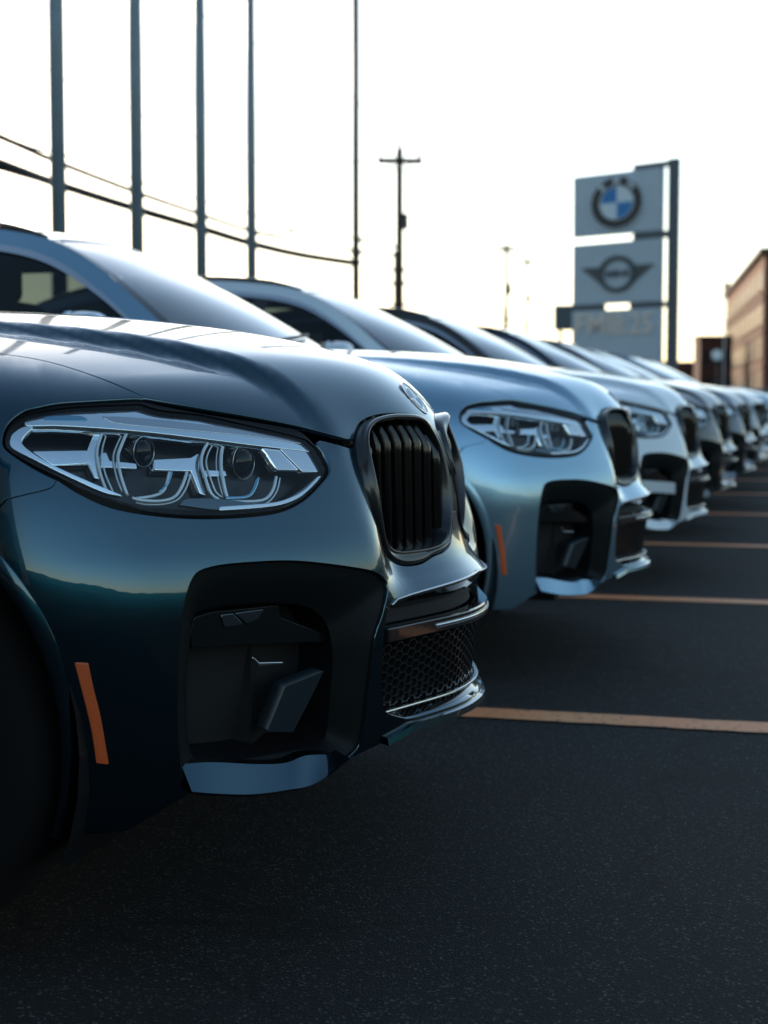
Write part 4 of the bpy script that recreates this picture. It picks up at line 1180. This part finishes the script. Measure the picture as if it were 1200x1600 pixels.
for (pb, Z, d, lab) in ((97, 21, 0.205, pole_labels[0]), (218, 24, 0.205, pole_labels[1]), (317, 27.5, 0.205, pole_labels[2]), (395, 31, 0.20, pole_labels[3])):
    b = at(pb, Z)
    r = empty('flagpole', b); tagged(r, lab, 'flagpole', 'flagpoles in a line')
    m = MB(); m.tube([(0, 0, 0), (0, 0, 6), (0, 0, 11.5)], [d / 2, d / 2, d * 0.32], 20); m.build('shaft', 'pole_grey', r, smooth=True)
    m = MB(); m.tube([(0, 0, 0), (0, 0, 0.06), (0, 0, 0.14)], [0.22, 0.2, 0.09], 20); m.build('base_collar', 'pole_grey', r, smooth=True, angle=0.6)
    m = MB(); m.tube([(0, 0, 11.5 + 0.09 * math.sin(a)) for a in np.linspace(-1.5, 1.5, 8)], [0.09 * math.cos(a) for a in np.linspace(-1.5, 1.5, 8)], 14); m.build('finial', 'brass', r, smooth=True)
    m = MB(); m.tube([(0.09, 0, 0.9), (0.085, 0, 11.2)], 0.005, 5); m.build('halyard', 'cable', r)

def utility_pole(px, Z, top, arm_y, arm_w, d, label, arm_rz=0.0, extras=True, group='wooden utility poles', low=None):
    b = at(px, Z); H = hgt(top, Z); r = empty('utility_pole', b, YAW + arm_rz); tagged(r, label, 'utility pole', group)
    m = MB(); m.tube([(0, 0, 0), (0, 0, H * 0.5), (0, 0, H)], [d / 2, d * 0.46, d * 0.40], 14); m.build('shaft', 'dark_wood', r, smooth=True)
    ins = []
    if arm_w:
        ha = hgt(arm_y, Z)
        m = MB(); m.box((0, -d * 0.4, ha), (arm_w, 0.16, 0.34)); m.build('crossarm', 'dark_wood', r, bevel=0.01)
        for s in (-1, 1):
            m = MB(); m.tube([(s * arm_w * 0.3, -d * 0.45, ha - 0.02), (0, -d * 0.45, ha - 0.75)], 0.025, 6); m.build('brace', 'cable', r)
            p = (s * (arm_w / 2 - 0.1), -d * 0.4, ha + 0.06)
            m = MB(); m.tube([(p[0], p[1], p[2]), (p[0], p[1], p[2] + 0.1), (p[0], p[1], p[2] + 0.2), (p[0], p[1], p[2] + 0.32), (p[0], p[1], p[2] + 0.4)], [0.03, 0.10, 0.06, 0.10, 0.03], 10)
            m.build('insulator', 'cable', r, smooth=True)
        m = MB(); m.tube([(0, 0, H), (0, 0, H + 0.15), (0, 0, H + 0.3), (0, 0, H + 0.45)], [0.05, 0.11, 0.1, 0.03], 10); m.build('insulator', 'cable', r, smooth=True)
    if extras:
        m = MB(); m.tube([(d * 0.7, 0, H * 0.70), (d * 0.7, 0, H * 0.70 + 0.9)], 0.16, 12); m.build('junction_can', 'lamp_head', r, smooth=True, angle=0.6)
        m = MB(); m.tube([(-d * 0.6, 0, 1), (-d * 0.55, 0, H * 0.62)], 0.05, 6); m.build('conduit', 'cable', r)
        for hz in (0.42, 0.50, 0.55):
            m = MB(); m.box((0, 0, H * hz), (d * 2.1, d * 1.3, 0.12)); m.build('bracket', 'cable', r)
    return r
U1 = utility_pole(624, 90, 238, 258, 2.5, 0.5, 'brown wooden utility pole with a crossarm, standing clear in the open sky', 0.1)
U2 = utility_pole(790, 142, 384, 392, 1.6, 0.42, 'brown utility pole halfway between the crossarm pole and the sign', 0.1)
U3 = utility_pole(822, 175, 404, 412, 1.2, 0.34, 'faint slim utility pole just left of the tall sign, farthest of the poles', 0.1)
# slim metal mast in the middle
b = at(556.5, 60); r = empty('lamp_mast', b); tagged(r, 'tall thin dark mast in the middle, with a small bracket where a cable ends', 'mast')
m = MB(); m.tube([(0, 0, 0), (0, 0, 9), (0, 0, 19)], [0.16, 0.145, 0.13], 16); m.build('shaft', 'cable_grey' if False else 'mast_dark', r, smooth=True)
for hz, w in ((hgt(412, 60), 0.36), (hgt(400, 60), 0.30), (hgt(376, 60), 0.26)):
    m = MB(); m.box((0, 0, hz), (w, w, 0.10)); m.build('bracket', 'cable', r)
m = MB(); m.tube([(0, 0, 19), (0, 0, 19.1), (1.5, 0, 19.25)], 0.05, 8); m.box((1.9, 0, 19.25), (0.8, 0.3, 0.14)); m.build('lamp_arm', 'lamp_head', r)

def lamp_on_arm(px, py, Z, root_px, Lh, label, pole):
    """cobra-head street lamp held out on a slim arm"""
    h = hgt(py, Z); b = at(root_px, Z); r = empty('street_lamp', b, YAW); tagged(r, label, 'street lamp', 'street lamps over the road')
    L = (px - root_px) / FPX * Z
    if pole:
        m = MB(); m.tube([(0, 0, 0), (0, 0, h * 0.6), (0, 0, h - 0.3)], [0.10, 0.08, 0.06], 12); m.build('shaft', 'pole_grey', r, smooth=True)
    m = MB(); m.tube([(0, 0, h - 0.35), (L * 0.3, 0, h - 0.12), (L * 0.7, 0, h - 0.01), (L - Lh * 0.4, 0, h)], 0.022, 6); m.build('arm', 'pole_grey', r, smooth=True)
    m = MB(); m.tube([(L - Lh / 2, 0, h), (L - Lh * 0.3, 0, h + 0.01), (L, 0, h + 0.01), (L + Lh * 0.35, 0, h), (L + Lh / 2, 0, h - 0.01)], [0.05, 0.10, 0.13, 0.10, 0.03], 12); m.build('lamp_head', 'lamp_head', r, smooth=True)
lamp_on_arm(457, 364, 80, 394, 0.62, 'small street lamp head floating over the second parked car, right of the fourth flagpole', True)
lamp_on_arm(676, 462, 120, 628, 0.6, 'tiny street lamp head low in the sky right of the wooden crossarm pole', True)
lamp_on_arm(770, 386, 150, 790, 0.5, 'faint small street lamp head left of the middle utility pole top', False)

def cable(name, pts, rad, label, group='overhead cables'):
    """pts: (px, py, Z)"""
    P = [at(x, Z, hgt(y, Z)) for x, y, Z in pts]
    Q = [np.array(p) for p in P]; D = densify_3(Q)
    m = MB(); m.tube([tuple(p) for p in D], rad, 5); o = m.build('overhead_cable', 'cable'); tagged(o, label, 'cable', group)
def densify_3(Q, k=8):
    out = []
    for i in range(len(Q) - 1):
        p0 = Q[i - 1] if i else Q[0]; p1, p2 = Q[i], Q[i + 1]; p3 = Q[i + 2] if i + 2 < len(Q) else p2
        for t in np.arange(k) / k:
            out.append(0.5 * (2 * p1 + (p2 - p0) * t + (2 * p0 - 5 * p1 + 4 * p2 - p3) * t * t + (-p0 + 3 * p1 - 3 * p2 + p3) * t ** 3))
    out.append(Q[-1]); return out
cable('c', [(-430, 40, 35), (0, 217, 44), (90, 256, 48), (210, 302, 54), (309, 336, 60), (385, 361, 66), (470, 380, 74), (555, 394, 82), (623, 402, 90)], 0.10, 'upper of the two dark cables crossing the flagpoles')
cable('c', [(-430, 95, 35), (0, 257, 42), (90, 290, 45), (210, 328, 48), (309, 357, 51), (392, 382, 54), (470, 400, 57), (556, 413, 60)], 0.14, 'lower and thickest cable, running down to the thin dark mast')
cable('c', [(-430, 140, 35), (0, 268, 40), (100, 297, 44), (210, 331, 48), (309, 360, 51)], 0.0431, 'thin cable just under the thickest one at the left edge')
cable('c', [(556, 375, 60), (590, 383, 75), (623, 390, 90)], 0.09, 'short cable between the thin mast and the wooden crossarm pole')
cable('c', [(-430, -15, 35), (0, 212, 44), (120, 252, 50), (260, 300, 60), (430, 348, 70), (556, 376, 84)], 0.0336, 'faint thin cable just above the upper dark cable')
cable('c', [(-430, -190, 35), (0, 78, 72), (250, 196, 90), (420, 262, 110), (588, 256, 90)], 0.024, 'barely visible highest wire at the upper left')
cable('c', [(-430, -225, 35), (20, -95, 55), (245, 0, 66), (400, 76, 72), (560, 168, 80), (656, 254, 90)], 0.024, 'barely visible wire crossing the upper left sky')

utility_pole(-430, 35, -240, -190, 2.4, 0.34, 'wooden utility pole left of the view where all the overhead cables start', 0.3)

ZS = 44.0
pL, pR = at(892, ZS * 1.035), at(1041, ZS * 0.985)
sx = (pR - pL).normalized(); ang = math.atan2(sx.y, sx.x); WS = (pR - pL).length
sign = empty('pylon_sign', pL, ang)
tagged(sign, 'tall grey dealership sign with a round blue and white badge above a winged badge', 'sign')
# along the sign: u in metres from its left edge; the far edge comes nearer to the viewer
def uat(px):
    d = Vector((math.cos(YAW), math.sin(YAW), 0)) * (px - 600) / FPX + Vector((-math.sin(YAW), math.cos(YAW), 0))
    # ray (0,0)+s*d meets pL + u*sx
    A = np.array([[d.x, -sx.x], [d.y, -sx.y]]); s_, u = np.linalg.solve(A, np.array([pL.x, pL.y])); return u, s_
uR, _ = uat(1029); uP0, _ = uat(1038); uP1, _ = uat(1053)
Zl = ZS * 1.035
def zs(py): return hgt(py, Zl)           # heights read at the left edge
T = 0.16
def panel(z0, z1, u0=0.0, u1=None):
    u1 = uR if u1 is None else u1
    m = MB(); m.box(((u0 + u1) / 2, T / 2, (z0 + z1) / 2), (u1 - u0, T, z1 - z0)); return m
o = panel(zs(375), zs(282)).build('badge_panel', 'sign_face', sign, bevel=0.02)
uM, _ = uat(984)
o2 = panel(zs(479), zs(386)).build('wing_panel', 'sign_face', sign, bevel=0.02)
o3 = panel(0.0, zs(488)).build('display_panel', 'sign_face', sign, bevel=0.02)
# connecting frame: cap, rails and post
m = MB(); m.box(((uM + uP1) / 2, T / 2, zs(282) + 0.075), (uP1 - uM, T * 0.8, 0.15)); m.build('top_rail', 'sign_frame', sign)
m = MB(); m.box(((uM + uP1) / 2, T / 2, (zs(375) + zs(386)) / 2), (uP1 - uM, T * 0.6, zs(375) - zs(386) - 0.01)); m.build('middle_rail', 'sign_frame', sign)
uA, _ = uat(940); uB, _ = uat(980)
for a, b in ((0.05, uA), (uB, uP1)):
    m = MB(); m.box(((a + b) / 2, T / 2, (zs(479) + zs(488)) / 2), (b - a, T * 0.6, zs(479) - zs(488) - 0.01)); m.build('lower_rail', 'sign_frame', sign)
m = MB(); m.box(((uP0 + uP1) / 2, T / 2, (zs(278) + 0.12) / 2), (uP1 - uP0, T, zs(278) + 0.12)); m.build('post', 'sign_frame', sign, bevel=0.02)
EX = 1.22
def disc(c, r0, r1, a0, a1, y, th=0.02, n=48):
    m = MB(); V = []; F = []
    k = max(2, int(n * abs(a1 - a0) / (2 * math.pi)))
    for i in range(k + 1):
        a = a0 + (a1 - a0) * i / k
        for r in (r0, r1):
            for yy in (y, y - th): V.append((c[0] + EX * r * math.cos(a), yy, c[1] + r * math.sin(a)))
    for i in range(k):
        b = i * 4; F += [(b + 1, b + 3, b + 7, b + 5), (b + 2, b + 6, b + 7, b + 3), (b, b + 1, b + 5, b + 4)]
    m.add(V, F); return m
def ztilt(py, px):           # height of a picture point lying on the sign
    u, s_ = uat(px); return CAM_H + (625.2 - py) / FPX * s_
cB = (uat(961)[0], ztilt(321, 961)); rB = abs(ztilt(285, 961) - ztilt(360, 961)) / 2 * 1.06
badge = disc(cB, rB * 0.64, rB, 0, 2 * math.pi, -0.004, 0.05).build('round_badge', 'sign_black', o)
for q in range(4):
    disc(cB, 0.0, rB * 0.62, q * math.pi / 2, (q + 1) * math.pi / 2, -0.004, 0.04).build('badge_quarter', 'sign_white' if q % 2 == 0 else 'sign_blue', o)
disc(cB, rB * 0.62, rB * 0.655, 0, 2 * math.pi, -0.004, 0.055).build('badge_ring', 'sign_white', o)
disc(cB, rB, rB * 1.03, 0, 2 * math.pi, -0.004, 0.055).build('badge_ring', 'sign_white', o)
def text(body, size, loc, parent, material, tilt=0.0, name='lettering', scale=(1, 1), extrude=0.01, space=1.0):
    cu = bpy.data.curves.new(name, 'FONT'); cu.body = body; cu.size = size; cu.align_x = 'CENTER'; cu.align_y = 'CENTER'; cu.extrude = extrude; cu.offset = size * 0.018; cu.space_character = space
    tmp = bpy.data.objects.new('tmp', cu); COL.objects.link(tmp)
    bpy.context.view_layer.update()
    me = bpy.data.meshes.new_from_object(tmp.evaluated_get(bpy.context.evaluated_depsgraph_get()))
    bpy.data.objects.remove(tmp)
    M = Matrix.Translation(loc) @ Matrix.Rotation(-tilt, 4, 'Y') @ Matrix.Rotation(R(90), 4, 'X') @ Matrix.Diagonal((scale[0], scale[1], 1, 1))
    me.transform(M); me.materials.clear()
    return link(name, me, parent, material)
for ch, a in (('B', 132), ('M', 90), ('W', 48)):
    rr = rB * 0.815
    text(ch, rB * 0.40, (cB[0] + EX * rr * math.cos(R(a)), -0.066, cB[1] + rr * math.sin(R(a))), o, 'sign_white', R(a - 90))
cW = (uat(962)[0], ztilt(430, 962)); rW = abs(ztilt(402, 962) - ztilt(459, 962)) / 2
disc(cW, rW * 0.76, rW, 0, 2 * math.pi, -0.004, 0.05).build('winged_badge_ring', 'sign_dark', o2)
text('MINI', rW * 0.52, (cW[0], -0.03, cW[1]), o2, 'sign_dark', scale=(1.4, 1.0))
for s in (-1, 1):
    for k in range(5):
        zt = cW[1] + rW * (0.42 - 0.19 * k); L = rW * (2.12 - 0.24 * k) * 1.12
        m = MB(); a = cW[0] + s * rW * 0.96 * EX; b = cW[0] + s * L; b2 = cW[0] + s * (L - rW * 0.16)
        V = [(a, -0.004, zt), (b, -0.004, zt), (b2, -0.004, zt - rW * 0.15), (a, -0.004, zt - rW * 0.15)]; V += [(x, -0.04, z) for x, _, z in V]
        F = [(4, 5, 6, 7), (0, 1, 5, 4), (1, 2, 6, 5), (2, 3, 7, 6), (3, 0, 4, 7)]
        m.add(V, F); m.build('wing_feather', 'sign_dark', o2)
text('FMI', abs(ztilt(493, 930) - ztilt(524, 930)) * 1.5, (uat(926)[0], -0.02, ztilt(509, 926)), o3, 'sign_amber', scale=(1.05, 1))
text('8:25', abs(ztilt(493, 990) - ztilt(524, 990)) * 1.45, (uat(986)[0], -0.02, ztilt(508, 988)), o3, 'sign_amber', scale=(1.0, 1))

# ------------------------------------------------------------------ dark box sign left of the pylon
b = at(881, 70); r = empty('box_sign', b, YAW); tagged(r, 'small dark box sign on a post just left of the tall sign', 'sign')
m = MB(); m.box((0, 0, (hgt(478, 70) + hgt(517, 70)) / 2), (0.95, 0.3, hgt(478, 70) - hgt(517, 70))); m.build('cabinet', 'cabinet_dark', r, bevel=0.03)
m = MB(); m.box((-0.2, 0, hgt(517, 70) / 2), (0.16, 0.16, hgt(517, 70))); m.build('post', 'cabinet_dark', r)

# ------------------------------------------------------------------ brick building at the right edge
mat('brick', (0.17, 0.050, 0.020), 0.85, noise=(1.2, 0.7, (0.12, 0.038, 0.018)))
mat('brick_dark', (0.10, 0.035, 0.025), 0.85, noise=(1.2, 0.7, (0.07, 0.03, 0.02)))  # darker brick; on the tall building's end it paints in shade
mat('stone_trim', (0.11, 0.055, 0.032), 0.8)
mat('window_dark', (0.02, 0.022, 0.025), 0.4, spec=0.3)
Zn, Zf = 128.0, 184.0
A, B = at(1190, Zn), at(1131, Zf)
d = (B - A); L = d.length; d.normalize(); rz = math.atan2(d.y, d.x)
bl = empty('brick_building', A, rz); tagged(bl, 'long brown brick building with rows of windows at the right edge', 'building')
H = hgt(398, Zn); W = 26.0
# local x runs away along the facade; the block lies to the right of it (-y)
m = MB(); m.box((L / 2, -W / 2, H / 2), (L, W, H)); m.build('wall', 'brick', bl)
m = MB(); m.box((-0.06, -W / 2, H / 2), (0.1, W - 0.2, H - 0.4)); m.build('shaded_end_wall', 'brick_dark', bl)  # darker brick laid over this face to paint in its shade
m = MB(); m.box((L / 2, -W / 2, H + 0.2), (L + 0.8, W + 0.8, 0.4)); m.build('cornice', 'stone_trim', bl)
m = MB(); m.box((L - 2.2, 0.1, H + 0.9), (4.0, 0.5, 1.2)); m.build('parapet_block', 'brick', bl)
nf = 4; fh = (H - 1.6) / nf; nb = 9
for k in range(nf):
    z0 = 1.1 + k * fh
    m = MB(); m.box((L / 2, 0.06, z0 - 0.25), (L, 0.14, 0.22)); m.build('string_course', 'stone_trim', bl)
    for j in range(nb):
        x = (j + 0.5) * L / nb
        f = MB(); f.box((x, 0.03, z0 + fh * 0.45), (L / nb * 0.62, 0.10, fh * 0.60)); fo = f.build('window', 'window_dark', bl)
        f = MB(); f.box((x, 0.10, z0 + fh * 0.45), (0.10, 0.06, fh * 0.58)); f.box((x, 0.14, z0 + fh * 0.13), (L / nb * 0.54, 0.16, 0.12)); f.build('frame', 'stone_trim', fo)
for j in range(6):
    for k in range(nf):
        f = MB(); f.box((-0.10, -(j + 0.5) * W / 6, 1.1 + k * fh + fh * 0.45), (0.10, 1.9, fh * 0.5)); f.build('window', 'window_dark', bl)
# lower building beside it
b = at(1110, 150); r = empty('low_building', b, YAW); tagged(r, 'low dark flat roofed building between the tall sign and the brick building', 'building')
hb = hgt(529, 150)
m = MB(); m.box((0.4, 1.5, hb / 2), (3.0, 3, hb)); m.build('wall', 'brick_dark', r)
m = MB(); m.box((0.4, 1.5, hb + 0.12), (3.2, 3.3, 0.24)); m.build('cornice', 'stone_trim', r)
for k in range(3):
    for zf in (0.35, 0.72):
        f = MB(); f.box((-0.6 + k * 1.0, -0.03, hb * zf), (0.6, 0.08, hb * 0.2)); f.build('window', 'window_dark', r)
b = at(1080, 190); r = empty('low_building', b, YAW); tagged(r, 'far low brown shed whose roofline shows just right of the sign post', 'building')
hb2 = hgt(568, 190)
m = MB(); m.box((-1, 3, hb2 / 2), (10, 6, hb2)); m.build('wall', 'brick_dark', r)
m = MB(); m.box((-1, 3, hb2 + 0.1), (10.4, 6.4, 0.2)); m.build('roof', 'brick_dark', r)
# lamp post in front of the brick building
b = at(1129, 110); r = empty('street_lamp', b); tagged(r, 'slim pale post with a small lantern in front of the brick building', 'street lamp')
m = MB(); m.tube([(0, 0, 0), (0, 0, hgt(405, 110))], [0.045, 0.025], 8); m.build('shaft', 'sign_white', r, smooth=True)
h0 = hgt(405, 110)
m = MB(); m.tube([(0, 0, h0 - 0.05), (0, 0, h0 + 0.08), (0, 0, h0 + 0.4), (0, 0, h0 + 0.45)], [0.04, 0.10, 0.19, 0.05], 10); m.build('lantern', 'brass', r, smooth=True)

# vehicles and a sign parked across the far side, seen as small blurred shapes
def far_car(px, Z, material, label, rz=0.0):
    r = empty('parked_car', at(px, Z), YAW + rz); tagged(r, label, 'car')
    m = MB()
    prof = [(-2.2, 0.35), (-2.25, 0.8), (-2.0, 1.0), (-1.5, 1.05), (-1.0, 1.5), (0.7, 1.52), (1.35, 1.05), (2.05, 0.92), (2.25, 0.7), (2.2, 0.35)]
    V = [(x, -0.88, z) for x, z in prof] + [(x, 0.88, z) for x, z in prof]; n = len(prof)
    F = [tuple(range(n)), tuple(range(2 * n - 1, n - 1, -1))] + [(i, i + n, (i + 1) % n + n, (i + 1) % n) for i in range(n)]
    m.add(V, F); m.build('body', material, r, smooth=True, bevel=0.08, angle=0.9)
    for s in (-1, 1):
        m = MB(); m.add([(x, s * 0.885, z) for x, z in ((-1.25, 1.1), (-0.92, 1.42), (0.62, 1.44), (1.1, 1.1))], [(0, 1, 2, 3)]); m.build('window', 'window_dark', r)
        for x in (-1.4, 1.4):
            m = MB(); m.tube([(x, s * 0.75, 0.33), (x, s * 0.92, 0.33)], 0.33, 18); m.build('wheel', 'rubber', r, smooth=True, angle=0.6)
    return r
far_car(1128, 75, 'paint_white', 'distant white car parked below the low dark building', 0.3)
far_car(1150, 88, 'paint_silver', 'distant silver car right of the distant white one', 0.3)
far_car(1178, 80, 'paint_black', 'distant black car at the foot of the brick building', 0.25)
far_car(1085, 95, 'paint_bronze', 'distant bronze car just right of the sign post', 0.3)
b = at(1118, 100); r = empty('round_road_sign', b, YAW); tagged(r, 'small round pale road sign before the low dark building', 'road sign')
hs = hgt(555, 100)
m = MB(); m.tube([(0, 0.03, 0), (0, 0.03, hs + 0.2)], 0.035, 8); m.build('post', 'sign_frame', r)
m = MB(); m.tube([(0, 0, hs), (0, -0.03, hs)], 0.33, 24); m.build('face', 'sign_white', r)

# distant tree line closing the horizon
mat('far_leaves', (0.045, 0.05, 0.03), 0.9)
mat('far_bark', (0.05, 0.035, 0.025), 0.9)
rnd = random.Random(11)
def far_tree(loc, h, label):
    r = empty('tree', loc); tagged(r, label, 'tree', 'trees far beyond the car park')
    m = MB(); m.tube([(0, 0, 0), (0.1, 0, h * 0.35), (0, 0.1, h * 0.7)], [h * 0.03, h * 0.022, h * 0.008], 7)
    for k in range(5):
        a = rnd.uniform(0, 6.28); m.tube([(0, 0, h * (0.3 + 0.07 * k)), (math.cos(a) * h * 0.2, math.sin(a) * h * 0.2, h * (0.5 + 0.08 * k))], [h * 0.012, h * 0.005], 5)
    m.build('trunk', 'far_bark', r)
    m = MB()
    clumps = [(rnd.gauss(0, h * 0.17), rnd.gauss(0, h * 0.17), h * rnd.uniform(0.35, 0.92), h * rnd.uniform(0.06, 0.13)) for _ in range(26)]
    for cx, cy, cz, cr in clumps:
        for _ in range(26):
            v = Vector((rnd.gauss(0, 1), rnd.gauss(0, 1), rnd.gauss(0, 1))).normalized() * cr * rnd.uniform(0.5, 1.1)
            t = Vector((rnd.gauss(0, 1), rnd.gauss(0, 1), rnd.gauss(0, 1))).normalized(); u = t.orthogonal().normalized(); s = h * 0.022
            c = Vector((cx, cy, cz)) + v
            m.add([c + t * s, c + u * s, c - t * s, c - u * s], [(0, 1, 2, 3)])
    m.build('crown', 'far_leaves', r)
    return r
places = [(-700, 230, 10, 'leftmost of the far trees'), (-300, 260, 9, 'far tree beyond the flagpoles, hidden from the road'), (20, 250, 8, 'far tree in line with the leftmost flagpole'),
          (1600, 210, 10, 'far tree to the right of the brick building'), (2300, 230, 11, 'rightmost of the far trees')]
for px, Z, h, lab in places: far_tree(at(px, Z), h, lab)

# ------------------------------------------------------------------ showroom behind the viewer (seen in the flanks of the cars)
mat('cladding', (0.05, 0.055, 0.06), 0.5, noise=(1.0, 0.5, (0.04, 0.045, 0.05)))
mat('showroom_glass', (0.01, 0.014, 0.018), 0.08)
sr = empty('showroom', (-4.0, -6.5, 0), 0.0); tagged(sr, 'dark showroom building behind the viewpoint, facing the row of cars', 'building')
m = MB(); m.box((-13, -6, 3.6), (34, 12, 7.2)); m.build('wall', 'cladding', sr)
m = MB(); m.box((-13, -5.9, 7.35), (34.6, 12.6, 0.3)); m.build('roof_edge', 'sign_frame', sr)
for k in range(11):
    f = MB(); f.box((-28 + k * 3.0, 0.05, 2.0), (2.7, 0.08, 3.4)); fo = f.build('window', 'showroom_glass', sr)
    f = MB(); f.box((-28 + k * 3.0, 0.12, 2.0), (0.07, 0.06, 3.4)); f.box((-28 + k * 3.0, 0.12, 0.25), (2.8, 0.10, 0.1)); f.build('frame', 'sign_frame', fo)



# unseen high ground, added to darken the horizon in the cars' reflections
mat('added_ridge', (0.030, 0.034, 0.024), 0.9, noise=(0.05, 0.7, (0.04, 0.038, 0.028)))
m = MB(); V = []; F = []; n = 220
for k in range(n + 1):
    a = R(8 + 360 * k / n)                      # azimuth from +Y, clockwise
    h = 17 + 5 * math.sin(a * 3.1) + 3 * math.sin(a * 11 + 1) + 1.2 * math.sin(a * 47) + rnd.uniform(-0.6, 0.6)
    az = (math.degrees(a) + 180) % 360 - 180
    h = h if az > 12 or az < -42 else 3.2 + 0.6 * math.sin(a * 47) + rnd.uniform(0, 0.8)
    for rad, z in ((330, -1), (345, h * 0.55), (372, h * 0.9), (430, h), (520, h * 0.6)):
        V.append((math.sin(a) * rad, math.cos(a) * rad, z))
for k in range(n):
    for q in range(4): F.append((k * 5 + q, k * 5 + 5 + q, k * 5 + 6 + q, k * 5 + 1 + q))
m.add(V, F); m.build('added_hills', 'added_ridge', smooth=True, kind='structure')
